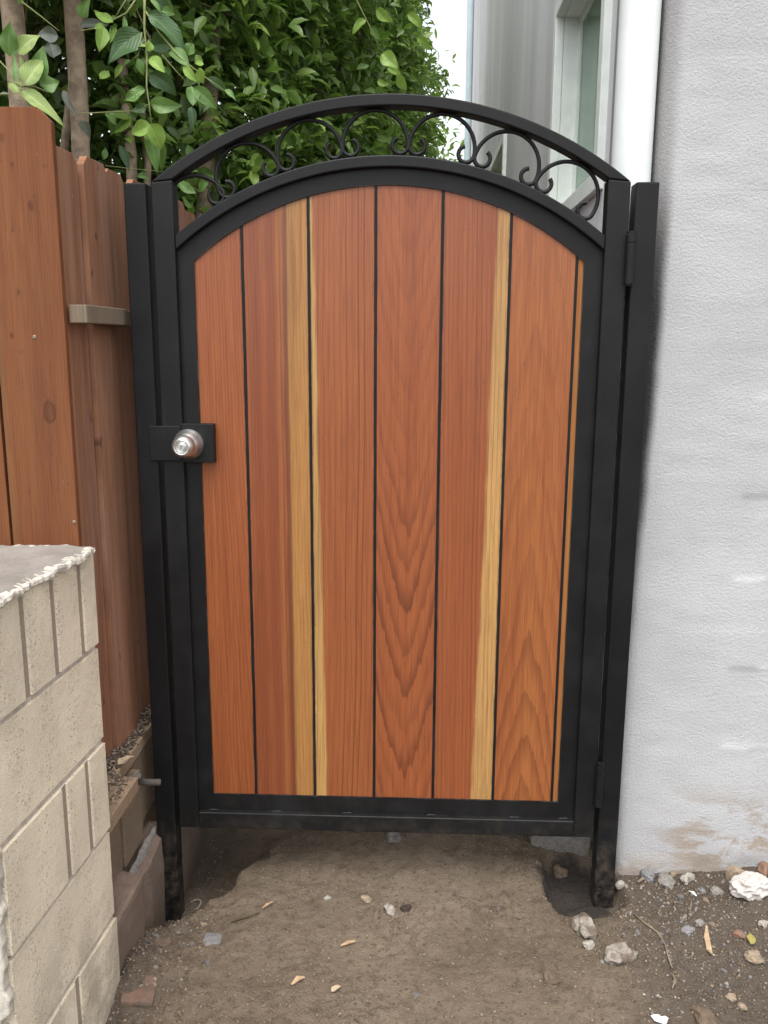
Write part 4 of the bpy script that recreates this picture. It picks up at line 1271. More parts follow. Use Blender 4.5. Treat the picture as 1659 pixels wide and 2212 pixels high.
# wood chip, torn paper, twigs, leaves on the dirt
def strip_on(name, pts_px, w, mat, cat, label, th=0.0016, lift=0.002, group=None):
    P = [on_ground(*q) for q in pts_px]
    vs, fs = [], []
    for i, p in enumerate(P):
        t_ = (P[min(i + 1, len(P) - 1)] - P[max(i - 1, 0)]); t_.z = 0; t_.normalize()
        nrm = Vector((-t_.y, t_.x, 0))
        wi = w * (0.35 if i in (0, len(P) - 1) else 1.0) / 2
        z = p.z + lift + (0.004 if i % 2 else 0.001)
        for sgn, up in ((1, 0), (1, th), (-1, th), (-1, 0)):
            q = p + nrm * wi * sgn; vs.append((q.x, q.y, z + up))
    for i in range(len(P) - 1):
        for k in range(4):
            fs.append((i * 4 + k, i * 4 + (k + 1) % 4, (i + 1) * 4 + (k + 1) % 4, (i + 1) * 4 + k))
    fs += [(0, 1, 2, 3), (len(P) * 4 - 1, len(P) * 4 - 2, len(P) * 4 - 3, len(P) * 4 - 4)]
    o_ = MB().add(vs, fs).build(name, mat)
    return tag(o_, label, cat, group)


CHIP = plain("fresh_wood_chip", (0.44, 0.31, 0.19), 0.8, 0.2, 60)
strip_on('wood_chip', [(1526, 2004), (1526, 2030), (1532, 2056), (1537, 2066)], 0.012, CHIP, 'wood chip', 'long pale orange splinter of wood on the right-hand dirt', 0.003)
strip_on('wood_chip', [(736, 2046), (752, 2041), (768, 2036)], 0.010, CHIP, 'wood chip', 'short tan wood chip in the middle of the dirt', 0.002)
strip_on('wood_chip', [(567, 1965), (578, 1958), (590, 1951)], 0.008, CHIP, 'wood chip', 'slim tan wood chip left of centre, on the mound', 0.002)
strip_on('wood_chip', [(630, 2130), (645, 2118), (658, 2114)], 0.014, CHIP, 'wood chip', 'broad tan wood chip, lower left dirt', 0.002)
PAPER = plain("white_paper", (0.80, 0.79, 0.78), 0.7, 0.03, 60)
strip_on('paper_scrap', [(1408, 2196), (1418, 2204), (1433, 2208), (1440, 2203)], 0.022, PAPER, 'paper scrap', 'torn white paper scrap at the bottom edge', 0.0012)
strip_on('paper_scrap', [(1488, 1927), (1496, 1932), (1504, 1938)], 0.009, PAPER, 'paper scrap', 'tiny white paper scrap near the pale blue pebble', 0.0012)


def twig(pts, r, label, lift=0.003, mat=TWIG):
    P = [on_ground(*q) for q in pts]
    P = [Vector((p.x, p.y, p.z + lift + r)) for p in P]
    o_ = MB().tube(P, [r] * (len(P) - 1) + [r * 0.5], 6).build('twig', mat, smooth=True)
    return tag(o_, label, 'twig', 'twigs lying on the dirt')


DRY = plain("dry_twig", (0.24, 0.185, 0.125), 0.85, 0.25, 60)
twig([(1370, 1978), (1395, 2000), (1420, 2018), (1437, 2045), (1443, 2070), (1452, 2095)], 0.0022, 'long thin bent twig crossing the right foreground dirt', mat=DRY)
twig([(1453, 2110), (1458, 2122), (1452, 2140)], 0.0030, 'short curled brown twig below the long bent twig', mat=DRY)
twig([(1378, 1910), (1395, 1898), (1412, 1884)], 0.0034, 'stubby twig leaning on the rubble by the stucco wall', mat=DRY)
twig([(1494, 1945), (1492, 1965), (1490, 1985)], 0.0014, 'straight straw standing out below the wall rubble', mat=DRY)
twig([(1478, 1895), (1498, 1885), (1510, 1870)], 0.0014, 'fine straw against the foot of the stucco wall', mat=DRY)
twig([(838, 1996), (852, 1986), (868, 1990), (880, 2000)], 0.0011, 'fine curled root below the dark clod', mat=DRY)
twig([(845, 2003), (872, 2004)], 0.0008, 'hair-thin straw beside the curled root', mat=DRY)
twig([(500, 1995), (530, 1985), (560, 1976)], 0.0028, 'flat dark sliver of bark on the rim of the trench', mat=TWIG)
twig([(845, 1620 + 340), (860, 1955)], 0.001, 'small straw above the cream pointed stone', mat=DRY)
twig([(1150, 1850), (1162, 1866), (1180, 1884)], 0.0012, 'thin straw left of the black hole', mat=DRY)

# ------------------------------------------------------------------ pebbles and gravel
def pebble_mesh(i, sub=2):
    bm = bmesh.new(); bmesh.ops.create_icosphere(bm, subdivisions=sub, radius=1.0)
    sd = Vector((i * 5.1, i * 2.3, i))
    for v in bm.verts:
        v.co = v.co * (1 + 0.45 * mnoise.noise(v.co * 1.3 + sd) + 0.22 * mnoise.cell(v.co * 1.2 + sd))
    me = bpy.data.meshes.new('pebble'); bm.to_mesh(me); bm.free()
    return me


PM = {}
for j, mt in enumerate((ST_WHITE, ST_GREY, ST_BLUE, ST_TAN)):
    for i in range(3):
        me = pebble_mesh(j * 3 + i); me.materials.append(mt)
        PM[(j, i)] = me
PLAB = {0: 'small whitish pebble lying loose on the dirt', 1: 'small grey pebble lying loose on the dirt', 2: 'small blue-grey pebble lying loose on the dirt', 3: 'small tan pebble lying loose on the dirt'}
PGRP = {0: 'whitish pebbles on the dirt', 1: 'grey pebbles on the dirt', 2: 'blue-grey pebbles on the dirt', 3: 'tan pebbles on the dirt'}
rp = np.random.default_rng(21)
cnt = 0
while cnt < 84:
    if rp.random() < 0.62:
        x, y = 1.12 + 0.58 * rp.random(), -0.52 + 0.56 * rp.random() ** 0.7
    elif rp.random() < 0.4:
        x, y = 0.04 + 0.12 * rp.random(), -0.55 + 0.4 * rp.random()
    else:
        x, y = 0.1 + 1.1 * rp.random(), -0.6 + 0.75 * rp.random()
    if x < PF(min(y, -0.4)) + 0.02: continue
    s = 0.0028 + 0.0055 * rp.random() ** 2.4
    j = int(rp.choice(4, p=[0.28, 0.3, 0.2, 0.22]))
    o = bpy.data.objects.new('pebble', PM[(j, int(rp.integers(3)))])
    COL.objects.link(o)
    o.location = (x, y, gz(x, y) + s * 0.25)
    o.scale = (s * (0.8 + .6 * rp.random()), s * (0.8 + .5 * rp.random()), s * 0.75)
    o.rotation_euler = (rp.random() * .6, rp.random() * .6, rp.random() * 6)
    tag(o, PLAB[j], 'pebble', PGRP[j])
    cnt += 1


def gravel(name, n, region, smin, smax, mats, label, seed):
    r_ = np.random.default_rng(seed)
    base = np.array([[1, 0, 0], [-1, 0, 0], [0, 1, 0], [0, -1, 0], [0, 0, 1], [0, 0, -1]], float)
    tri = np.array([[0, 2, 4], [2, 1, 4], [1, 3, 4], [3, 0, 4], [2, 0, 5], [1, 2, 5], [3, 1, 5], [0, 3, 5]])
    x, y = region(r_, n)
    keep = ((x - 1.118) / 0.10) ** 2 + ((y - 0.05) / 0.13) ** 2 > 1      # none in the painted hole
    x, y = x[keep], y[keep]
    n = len(x)
    z = ground(x, y)
    s = smin + (smax - smin) * r_.random(n) ** 3
    V = base[None] * (s[:, None, None] * (0.6 + 0.8 * r_.random((n, 6, 1))))
    a = r_.random(n) * 6.28
    ca, sa = np.cos(a)[:, None], np.sin(a)[:, None]
    Vx, Vy = V[..., 0] * ca - V[..., 1] * sa, V[..., 0] * sa + V[..., 1] * ca
    tl = r_.normal(0, .25, (n, 1))
    V = np.stack([Vx + x[:, None], Vy + y[:, None], V[..., 2] * 0.7 + tl * Vx * 0.6 + (z + s * 0.2)[:, None]], -1)
    F = (tri[None] + (np.arange(n) * 6)[:, None, None]).reshape(-1, 3)
    me = np_mesh(name, V.reshape(-1, 3), F)
    for m_ in mats: me.materials.append(m_)
    mi = np.repeat(r_.integers(0, len(mats), n), 8).astype(np.int32)
    me.polygons.foreach_set('material_index', mi)
    o_ = link(name, me, None)
    return tag(o_, label, None, None, 'stuff')


gravel('soil_crumbs', 30000, lambda r, n: (0.02 + 1.75 * r.random(n), -0.74 + 1.15 * r.random(n)), 0.0008, 0.0044, [CLOD3, CLOD3, CLOD, CLOD2],
       'loose crumbs of dry soil covering the dirt', 30)
gravel('gravel', 3600, lambda r, n: (0.05 + 1.65 * r.random(n), -0.66 + 1.0 * r.random(n)), 0.0009, 0.0040, [CLOD, CLOD, CLOD, CLOD, CLOD2, ST_GREY, ST_TAN],
       'fine grit and crumbs of soil scattered over the dirt', 31)
gravel('gravel', 2400, lambda r, n: (1.16 + 0.55 * r.random(n), -0.42 + 0.5 * r.random(n) ** .8), 0.0010, 0.0058, [CLOD, CLOD, CLOD2, CLOD2, ST_GREY, ST_BLUE, ST_TAN, ST_WHITE],
       'coarser rubble grit along the foot of the stucco wall', 32)
gravel('gravel', 1500, lambda r, n: (0.03 + 0.16 * r.random(n), -0.52 + 0.42 * r.random(n)), 0.0012, 0.0055, [CLOD, CLOD, CLOD, ST_GREY, ST_TAN],
       'dark crumbs of soil between the pier and the mound', 33)


# ------------------------------------------------------------------ leaves
LV = np.array([[0, 0, 0], [.33, 0, .0], [.68, 0, -.03], [1, 0, -.12],            # midrib
               [.12, .26, .05], [.42, .5, .10], [.74, .34, .04],                  # left edge
               [.12, -.26, .05], [.42, -.5, .10], [.74, -.34, .04]], float)
LF = np.array([[0, 1, 5, 4], [1, 2, 6, 5], [2, 3, 6, 6], [0, 7, 8, 1], [1, 8, 9, 2], [2, 9, 3, 3]])
LT = np.array([[0, 1, 4], [1, 5, 4], [1, 2, 5], [2, 6, 5], [2, 3, 6], [0, 7, 1], [7, 8, 1], [1, 8, 2], [8, 9, 2], [2, 9, 3]])


def leaf_cloud(name, base, dirs, nrm, L, W, tint, mat, parent, kind='stuff'):
    n = len(base)
    d = dirs / np.linalg.norm(dirs, axis=1, keepdims=True)
    s = np.cross(nrm, d); s /= np.linalg.norm(s, axis=1, keepdims=True) + 1e-9
    k = np.cross(d, s)
    V = base[:, None] + LV[None, :, 0:1] * (d * L[:, None])[:, None] + LV[None, :, 1:2] * (s * W[:, None])[:, None] + LV[None, :, 2:3] * (k * L[:, None])[:, None]
    F = (LT[None] + (np.arange(n) * 10)[:, None, None]).reshape(-1, 3)
    me = np_mesh(name, V.reshape(-1, 3), F)
    at_ = me.attributes.new('tint', 'FLOAT', 'POINT')
    at_.data.foreach_set('value', np.repeat(tint, 10).astype(np.float32))
    o_ = link(name, me, mat, parent, smooth=True)
    if kind: o_['kind'] = kind
    return o_


def hedge_face(y, z):
    """how far the hedge bulges towards the passage"""
    f_ = -0.20 + 0.62 * sstep(0.6, 2.2, y) + 0.34 * sstep(2.4, 5.0, y)
    f_ = f_ + 0.28 * vnoise(y, z, 0.8, 31) + 0.24 * vnoise(y, z, 0.34, 32)
    return f_ - 0.25 * sstep(2.2, 1.5, z)


def crown(tree, y0, y1, ncl, seed, zmax, leafL, zmin=1.45, per=15, bright=0.0):
    r_ = np.random.default_rng(seed)
    yc = y0 + (y1 - y0) * r_.random(ncl)
    zc = zmin + (zmax - zmin) * r_.random(ncl)
    dep = r_.exponential(0.20, ncl) * (1 + 1.5 * (r_.random(ncl) < 0.25))
    xc = hedge_face(yc, zc) - dep
    k = r_.integers(per - 6, per + 6, ncl)
    idx = np.repeat(np.arange(ncl), k)
    n = len(idx)
    # twig direction: outwards, to the passage and up or drooping
    td = np.stack([0.9 + .5 * r_.normal(size=ncl), .7 * r_.normal(size=ncl) - .25, .55 * r_.normal(size=ncl) + .1], -1)
    td /= np.linalg.norm(td, axis=1, keepdims=True)
    tl = 0.10 + 0.14 * r_.random(ncl)
    u_ = r_.random(n)
    base = np.stack([xc, yc, zc], -1)[idx] + td[idx] * (tl[idx] * (u_ - 0.8))[:, None] + r_.normal(0, 0.018, (n, 3))
    dr = td[idx] * 0.6 + r_.normal(0, 0.65, (n, 3)) + np.array([0.1, -0.1, -0.28])
    nm = np.stack([0.45 + .5 * r_.normal(size=n), -0.35 + .5 * r_.normal(size=n), 0.85 + .4 * r_.normal(size=n)], -1)
    L = leafL * (0.55 + 0.9 * r_.random(n) ** 1.5); W = L * (0.40 + 0.14 * r_.random(n))
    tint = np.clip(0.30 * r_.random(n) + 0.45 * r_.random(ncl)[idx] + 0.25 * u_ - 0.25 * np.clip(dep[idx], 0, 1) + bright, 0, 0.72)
    young = (r_.random(ncl)[idx] < 0.16 + bright) & (u_ > 0.55)
    tint = np.where(young, 0.8 + 0.2 * r_.random(n), tint)
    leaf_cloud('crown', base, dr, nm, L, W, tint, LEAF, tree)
    tw = MB()
    for q in range(0, ncl, 5):
        b = Vector((xc[q], yc[q], zc[q])); t_ = Vector(td[q])
        tw.tube([b - t_ * 0.32 + Vector((0, 0, -0.06)), b - t_ * 0.1, b + t_ * tl[q] * 0.25], [0.0035, 0.0024, 0.001], 4)
    o_ = tw.build('branches', TWIG, tree); o_['kind'] = 'stuff'


def trunk_mb(pts, r0, r1, n=14):
    m_ = MB()
    P = []
    for i in range(len(pts) - 1):
        for s in np.linspace(0, 1, 8, endpoint=False): P.append(Vector(pts[i]).lerp(Vector(pts[i + 1]), s))
    P.append(Vector(pts[-1]))
    P = [p + Vector((mnoise.noise(p * 2.2) * .012, mnoise.noise(p * 2.2 + Vector((5, 0, 0))) * .012, 0)) for p in P]
    rad = [(r0 + (r1 - r0) * i / (len(P) - 1)) * (1 + 0.10 * mnoise.noise(p * 9)) for i, p in enumerate(P)]
    return m_.tube(P, rad, n)


TREES = [
    # label, trunk foot, top, radius, crown range, clusters, zmax, leaf
    ('slim pale trunk with leafy shoots rising behind the broad front boards', (-0.435, 0.40, 0), (-0.42, 0.42, 3.2), 0.031, None),
    ('straight grey-brown trunk behind the fence, with bright drooping branches', (-0.36, 0.60, 0), (-0.335, 0.62, 3.4), 0.026, (0.95, 1.7)),
    ('dark trunked hedge tree in deep shade above the left of the arch', (-0.29, 1.05, 0), (-0.05, 1.5, 3.3), 0.034, (1.5, 2.6)),
    ('dense green hedge tree above the middle of the gate arch', (-0.25, 2.6, 0), (-0.1, 2.7, 3.6), 0.04, (2.4, 3.8)),
    ('farther hedge tree with lighter green leaves against the white sky', (-0.1, 4.6, 0), (0.1, 4.6, 4.0), 0.045, (3.6, 5.9)),
]
TOBJ = []
for i, (lab, a, b, r0, rng_) in enumerate(TREES):
    t_ = empty('hedge_tree', (a[0], a[1], 0), lab, 'tree', 'hedge trees behind the fence')
    mid = Vector(a).lerp(Vector(b), 0.55) + Vector((0.02, 0.0, 0))
    o = trunk_mb([a, mid, b], r0 * 1.15, r0 * 0.85).build('trunk', BARK, t_, smooth=True)
    TOBJ.append(t_)
# canopy leaves added above the view to cast shade; inner leaves stand behind the trunks
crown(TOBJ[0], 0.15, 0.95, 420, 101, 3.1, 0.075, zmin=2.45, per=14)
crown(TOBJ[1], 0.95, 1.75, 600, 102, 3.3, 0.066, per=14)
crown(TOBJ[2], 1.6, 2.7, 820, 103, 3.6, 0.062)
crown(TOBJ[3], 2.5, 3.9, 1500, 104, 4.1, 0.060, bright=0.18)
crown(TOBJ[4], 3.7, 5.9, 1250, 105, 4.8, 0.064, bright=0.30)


def back_fill(tree, x0, x1, y0, y1, z0, z1, n, L0, seed):
    r_ = np.random.default_rng(seed)
    base = np.stack([x0 + (x1 - x0) * r_.random(n), y0 + (y1 - y0) * r_.random(n), z0 + (z1 - z0) * r_.random(n)], -1)
    dr = r_.normal(0, 1, (n, 3)) + np.array([0.2, -0.3, -0.5])
    nm = r_.normal(0, .6, (n, 3)) + np.array([0.3, -0.4, 0.7])
    L = L0 * (0.7 + 0.6 * r_.random(n))
    leaf_cloud('crown', base, dr, nm, L, L * 0.46, 0.5 * r_.random(n), LEAF, tree)


# leafy thicket behind the trunks, in their shade
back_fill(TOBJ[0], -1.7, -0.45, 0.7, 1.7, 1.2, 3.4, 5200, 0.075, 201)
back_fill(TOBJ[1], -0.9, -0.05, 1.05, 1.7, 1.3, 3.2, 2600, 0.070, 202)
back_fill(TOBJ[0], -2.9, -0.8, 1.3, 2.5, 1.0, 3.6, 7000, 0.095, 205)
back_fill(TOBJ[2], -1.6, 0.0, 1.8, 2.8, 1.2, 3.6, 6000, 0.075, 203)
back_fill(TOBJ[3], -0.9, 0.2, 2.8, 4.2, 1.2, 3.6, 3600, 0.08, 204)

# extra stems in the thicket
for (q0, q1, rr_, Y) in (((285, 420), (272, 240), 0.018, 1.0), ((318, 400), (312, 300), 0.012, 1.05), ((430, 130), (476, -30), 0.024, 1.45), ((150, 220), (178, -20), 0.012, 0.75), ((398, 90), (418, -30), 0.010, 1.3)):
    a, b = at(*q0, Y), at(*q1, Y)
    d_ = (b - a)
    o = MB().tube([a - d_ * 0.8, a, a.lerp(b, .5) + Vector((.008, 0, 0)), b, b + d_ * 0.6], [rr_ * 1.1, rr_, rr_, rr_ * .9, rr_ * .8], 10).build('stem', BARK, TOBJ[2], smooth=True)

# a lighter, thinner tree farther back, seen between hedge and house
far = empty('garden_tree', (0.55, 8.6, 0), 'thin yellow-green tree far back between hedge and house', 'tree')
trunk_mb([(0.55, 8.6, 0), (0.6, 8.6, 1.6), (0.65, 8.6, 3.0)], 0.05, 0.03).build('trunk', BARK, far, smooth=True)
r_ = np.random.default_rng(77)
n = 2600
b_ = r_.normal(0, 1, (n, 3)) * np.array([0.28, 0.6, 0.55]) + np.array([0.62, 8.5, 3.15])
leaf_cloud('crown', b_, r_.normal(0, 1, (n, 3)), r_.normal(0, .5, (n, 3)) + np.array([.2, -.3, .8]), 0.06 + 0.05 * r_.random(n), 0.03 + 0.012 * r_.random(n),
           0.45 + 0.55 * r_.random(n), LEAF, far)

# near leaves one can pick out: every leaf an object on its branch
S4 = 0.3111


def mk_leaf_mesh(L, W, curl, seed):
    rnd_ = random.Random(seed)
    nU = 11
    us = np.linspace(0, 1, nU + 1)
    sk = rnd_.uniform(0.70, 0.92); tip = rnd_.uniform(0.15, 0.40)
    prof = lambda u: (math.sin(math.pi * u ** sk) ** 0.9) * (1 - tip * u) if 0 < u < 1 else 0.0
    tw_ = rnd_.uniform(-.35, .35); wv = rnd_.uniform(0, 6); wa = rnd_.uniform(0.04, 0.13); bend = rnd_.uniform(-.10, .10)
    asym = rnd_.uniform(-.12, .12)
    vs, fs, ac, al = [], [], [], []
    cross = (-1, -.62, -.25, -.05, .05, .25, .62, 1)
    for u in us:
        w_ = W * 0.58 * prof(u)
        zc = -curl * L * u * u
        for s_ in cross:
            ww = w_ * (1 + asym * (1 if s_ > 0 else -1))
            zz = zc + abs(s_) ** 1.3 * ww * 0.42 + math.sin(u * 9 + wv + 2 * s_) * wa * W * abs(s_) ** 2 + tw_ * s_ * ww * u
            vs.append((u * L, s_ * ww + bend * L * math.sin(math.pi * u), zz)); ac.append(s_); al.append(u)
    n_ = len(cross)
    for i in range(nU):
        for k in range(n_ - 1):
            fs.append((i * n_ + k, i * n_ + k + 1, (i + 1) * n_ + k + 1, (i + 1) * n_ + k))
    me = bpy.data.meshes.new('leaf')
    me.from_pydata(vs, [], fs)
    for nm_, val in (('tint', [rnd_.random()] * len(vs)), ('across', ac), ('along', [0.02 + 0.98 * q for q in al])):
        me.attributes.new(nm_, 'FLOAT', 'POINT').data.foreach_set('value', val)
    me.polygons.foreach_set('use_smooth', [True] * len(fs))
    return me


def branch(tree, stems, leaves, Y, lab=None):
    bo = None
    m_ = MB()
    for pts, r_a, r_b in stems:
        P = [at(a * S4, b * S4, Y + dy) for a, b, dy in pts]
        m_.tube(P, list(np.linspace(r_a, r_b, len(P))), 7)
    bo = m_.build('branch', STEM, tree, smooth=True)
    for k, (b0, t0, w, mat, dy) in enumerate(leaves):
        p0, p1 = at(b0[0] * S4, b0[1] * S4, Y + dy), at(t0[0] * S4, t0[1] * S4, Y + dy + (-0.02 + 0.013 * ((k * 7) % 5)))
        d_ = p1 - p0; L = d_.length
        pxm = (Y + 2.0) / FPX * S4
        W = w * pxm
        me = mk_leaf_mesh(L, W, 0.10 + 0.06 * ((k * 3) % 4), k * 13 + int(w))
        o_ = link('leaf', me, mat, bo, loc=None)
        x_ = d_.normalized()
        view = (Vector(CAM_POS) - p0).normalized()
        up = (view + Vector((0.15 * math.sin(k * 2.3), 0, 0.45 + 0.3 * math.sin(k * 1.7)))).normalized()
        z_ = (up - x_ * up.dot(x_)).normalized()
        y_ = z_.cross(x_)
        Mx = Matrix.Identity(4)
        wp = p0 
        for i in range(3): Mx[i][0], Mx[i][1], Mx[i][2], Mx[i][3] = x_[i], y_[i], z_[i], wp[i]
        o_.matrix_parent_inverse = Matrix.Identity(4)
        o_.matrix_basis = Mx
    return bo


D_, M_, B_, P_, Gy = LEAF_DARK, LEAF_MID, LEAF_LIME, LEAF_PALE, LEAF_GREY
branch(TOBJ[1],
       [([(1003, -60, 0), (1003, 100, 0), (1003, 200, 0), (1020, 400, 0), (1018, 600, 0), (1035, 720, 0), (1052, 860, 0)], 0.0034, 0.0016),
        ([(1012, 80, 0), (1100, 220, 0), (1250, 400, 0), (1430, 540, .01), (1600, 660, .02)], 0.0024, 0.0012),
        ([(1125, 380, .02), (1220, 490, .02), (1325, 600, .02)], 0.0018, 0.0012),
        ([(985, 225, 0), (960, 380, 0), (905, 425, 0)], 0.0018, 0.001),
        ([(960, -30, .03), (880, 90, .03), (800, 130, .03), (720, 185, .03), (555, 215, .03)], 0.0026, 0.0012),
        ([(885, -20, .03), (800, 120, .03)], 0.0018, 0.0012),
        ([(1035, 725, .05), (915, 772, .05), (720, 780, .06), (545, 790, .06)], 0.0016, 0.0014)],
       [((985, 225), (745, 432), 165, D_, .01), ((1025, 92), (1292, 292), 140, D_, .0), ((1040, 335), (1222, 312), 125, D_, .02), ((1035, 360), (1032, 272), 50, B_, -.02),
        ((1012, 322), (945, 300), 40, B_, -.01), ((1040, 400), (1137, 472), 80, B_, -.01), ((960, 405), (1002, 522), 50, M_, -.01), ((1035, 512), (1232, 662), 115, D_, .0),
        ((1008, 618), (858, 692), 85, M_, -.01), ((940, 660), (945, 720), 40, B_, -.015), ((1042, 722), (1240, 725), 95, M_, -.02), ((1045, 868), (893, 918), 92, B_, -.02),
        ((1040, 858), (1132, 1040), 120, B_, -.03), ((1035, 935), (1082, 1185), 85, M_, .0), ((1115, 960), (1130, 1185), 70, M_, .01), ((1190, 340), (1312, 445), 95, M_, .01),
        ((1345, 300), (1300, 385), 80, M_, .0), ((1352, 442), (1425, 400), 70, B_, -.01), ((1275, 445), (1375, 558), 55, B_, .0), ((1382, 468), (1418, 585), 60, B_, -.01),
        ((1325, 598), (1340, 728), 85, M_, .0), ((1340, 605), (1498, 748), 95, M_, -.01), ((1440, 540), (1600, 640), 60, D_, .02), ((1560, 620), (1640, 690), 40, M_, .02),
        ((785, 155), (643, 58), 62, B_, .02), ((722, 188), (695, 338), 92, B_, .02), ((722, 182), (642, 176), 45, B_, .02), ((800, 135), (715, 115), 45, M_, .03),
        ((862, 110), (870, 275), 34, M_, .03), ((770, 180), (812, 218), 60, M_, .04), ((575, 125), (612, -15), 80, M_, .06), ((555, 175), (745, 160), 62, Gy, .07),
        ((690, 545), (756, 480), 62, B_, .06), ((850, 448), (797, 540), 42, B_, .05), ((910, 425), (830, 455), 50, M_, .05), ((790, 180), (760, 290), 50, B_, .05),
        ((1120, 70), (1215, 100), 60, M_, .05), ((1045, -20), (1210, 100), 95, D_, .06), ((1040, -10), (1120, 78), 34, M_, .0), ((550, 838), (632, 960), 70, Gy, .10),
        ((1010, 740), (920, 775), 60, D_, .05), ((730, 780), (812, 858), 60, M_, .06), ((890, 800), (965, 830), 44, D_, .06), ((1180, 520), (1130, 460), 60, M_, .04)],
       0.30)
branch(TOBJ[0],
       [([(330, 640, .08), (230, 600, .04), (140, 600, .0), (100, 575, -.01)], 0.0026, 0.0016), ([(0, 425, .1), (70, 500, .06), (140, 600, .0)], 0.0018, 0.0016),
        ([(140, 600, 0), (150, 640, 0)], .0018, .001), ([(-20, 650, .05), (60, 655, .03)], .0014, .001), ([(150, 10, .2), (280, 110, .2), (410, 215, .2)], .0022, .0014)],
       [((70, 392), (68, 150), 112, M_, .0), ((130, 380), (268, 222), 118, P_, .0), ((172, 592), (292, 382), 135, P_, -.03), ((252, 575), (305, 312), 110, M_, .02),
        ((275, 595), (412, 560), 112, M_, .0), ((145, 628), (432, 812), 95, P_, -.02), ((135, 650), (55, 555), 92, P_, .01), ((120, 600), (92, 345), 42, M_, .02),
        ((160, 565), (133, 372), 46, P_, .0), ((180, 660), (240, 735), 80, M_, .04), ((405, 252), (262, 235), 95, Gy, .12), ((375, 405), (345, 285), 110, Gy, .14),
        ((60, 655), (-30, 650), 50, Gy, .05), ((440, 625), (540, 790), 46, Gy, .12)],
       0.10)
q_ = lambda x, y: (x / S4, y / S4)
branch(TOBJ[3], [([(760 / S4, -20 / S4, 0), (800 / S4, 60 / S4, 0), (826 / S4, 118 / S4, 0), (862, 0, 0)][:3], .0028, .0014), ([(690 / S4, -10 / S4, .1), (640 / S4, 60 / S4, .1), (610 / S4, 95 / S4, .1)], .0024, .0012)],
       [(q_(a, b), q_(c, d), w, m, dy) for a, b, c, d, w, m, dy in (
           (824, 116, 862, 146, 90, B_, 0), (835, 150, 872, 160, 50, B_, .05), (858, 158, 880, 196, 60, B_, .02), (815, 175, 842, 182, 40, B_, .02), (800, 60, 822, 88, 50, M_, .0),
           (790, 42, 760, 66, 60, B_, .0), (812, 20, 850, 44, 66, B_, .05), (770, 5, 742, 30, 60, M_, .1), (612, 92, 618, 118, 44, B_, .1), (640, 60, 668, 84, 56, M_, .1), (660, 40, 640, 20, 50, B_, .1),
           (618, 90, 590, 104, 50, M_, .1), (700, 30, 728, 60, 64, B_, .15), (880, 30, 912, 60, 60, B_, .2), (900, 80, 930, 108, 56, B_, .3), (720, 110, 748, 96, 46, M_, .2), (770, 150, 800, 140, 46, M_, .2),
           (560, 20, 590, 46, 60, M_, .1), (680, 140, 700, 160, 40, M_, .2), (735, 80, 716, 104, 48, B_, .15))], 1.9)
# leaves hanging over the fence, seen through the scrolls
branch(TOBJ[2], [([(1180, 1180, .1), (1290, 1270, .1), (1380, 1330, .1)], .0016, .001), ([(730, 1150, .0), (900, 1170, .0), (1125, 1192, .0)], .0016, .001)],
       [((1240, 1262), (1362, 1340), 70, M_, .1), ((1440, 1262), (1366, 1330), 70, M_, .12), ((950, 1225), (1052, 1240), 48, M_, .1), ((830, 1010), (900, 1180), 55, D_, .15),
        ((1300, 1000), (1345, 1180), 60, M_, .2), ((1330, 740), (1310, 915), 62, D_, .2), ((720, 1110), (735, 1020), 40, M_, .05)], 0.75)


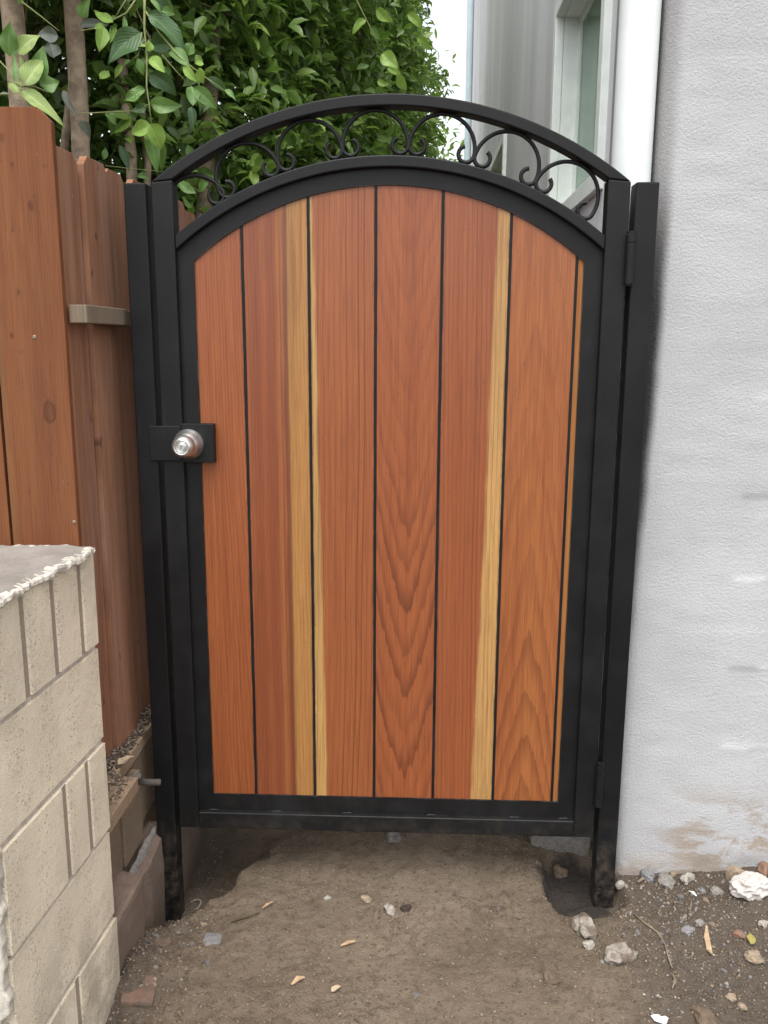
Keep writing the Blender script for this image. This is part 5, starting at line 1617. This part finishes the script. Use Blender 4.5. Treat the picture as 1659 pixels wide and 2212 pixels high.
# leaf litter on the slab
def litter(name, n, seed, lab):
    r_ = np.random.default_rng(seed)
    y = -0.38 + 0.7 * r_.random(n)
    xr = np.where(y < -0.19, 0.012, -0.035)
    x = (-0.062 + 0.065 * y) + (xr - (-0.062 + 0.065 * y)) * r_.random(n) ** 1.5
    z = 0.396 + 0.016 * r_.random(n) * np.clip(1 - (x + 0.06) / 0.08, 0.1, 1) + 0.03 * sstep(0.0, 0.2, y) * r_.random(n)
    b = np.stack([x, y, z], -1)
    L = 0.004 + 0.013 * r_.random(n) ** 2
    d_ = r_.normal(0, 1, (n, 3)) * np.array([1, 1, .25]); nm = r_.normal(0, .35, (n, 3)) + np.array([0, 0, 1])
    t = NT('dry_leaf_litter'); a = t.attr('tint')['Fac']
    c = t.mix(a, (0.10, 0.078, 0.058), (0.34, 0.27, 0.20))
    o_ = leaf_cloud(name, b, d_, nm, L, L * (0.2 + 0.4 * r_.random(n)), r_.random(n) ** 2, t.fin(c, 0.9), None)
    return tag(o_, lab, None, None, 'stuff')


litter('leaf_litter', 2600, 55, 'dry leaf litter and grit lying on the slab below the fence')
DRYLEAF = leaf_mat("dry_leaf", (0.30, 0.235, 0.16), (0.36, 0.28, 0.19), (0.4, 0.3, 0.2), 0.1, 0.7)
YELLEAF = leaf_mat("yellowing_leaf", (0.26, 0.22, 0.05), (0.28, 0.24, 0.06), (0.3, 0.26, 0.07), 0.15, 0.5)


def lone_leaf(p0, L, W, rot, mat, label, tilt=0.15):
    me = mk_leaf_mesh(L, W, 0.12, int(L * 9000))
    o_ = link('leaf', me, mat)
    o_.location = p0; o_.rotation_euler = (tilt, -tilt, rot)
    return tag(o_, label, 'leaf', 'fallen leaves')


q = ray(255, 1652); tq = (0.406 - CAM_POS[2]) / q[2]; pq = Vector(CAM_POS + q * tq)
lone_leaf(pq, 0.048, 0.026, 1.0, DRYLEAF, 'large dry beige leaf on the slab behind the pier')
p_ = on_ground(1622, 2045); lone_leaf(p_ + Vector((0, 0, .006)), 0.034, 0.020, 1.2, YELLEAF, 'yellowing green leaf near the right edge of the dirt', 0.3)
p_ = on_ground(715, 2145); lone_leaf(p_ + Vector((0, 0, .004)), 0.026, 0.012, 0.6, DRYLEAF, 'pale curled dry leaf, lower left of the dirt', 0.2)
p_ = on_ground(1225, 1872); lone_leaf(p_ + Vector((0, 0, .004)), 0.020, 0.009, 2.0, DRYLEAF, 'small dry leaf left of the black painted hole', 0.2)
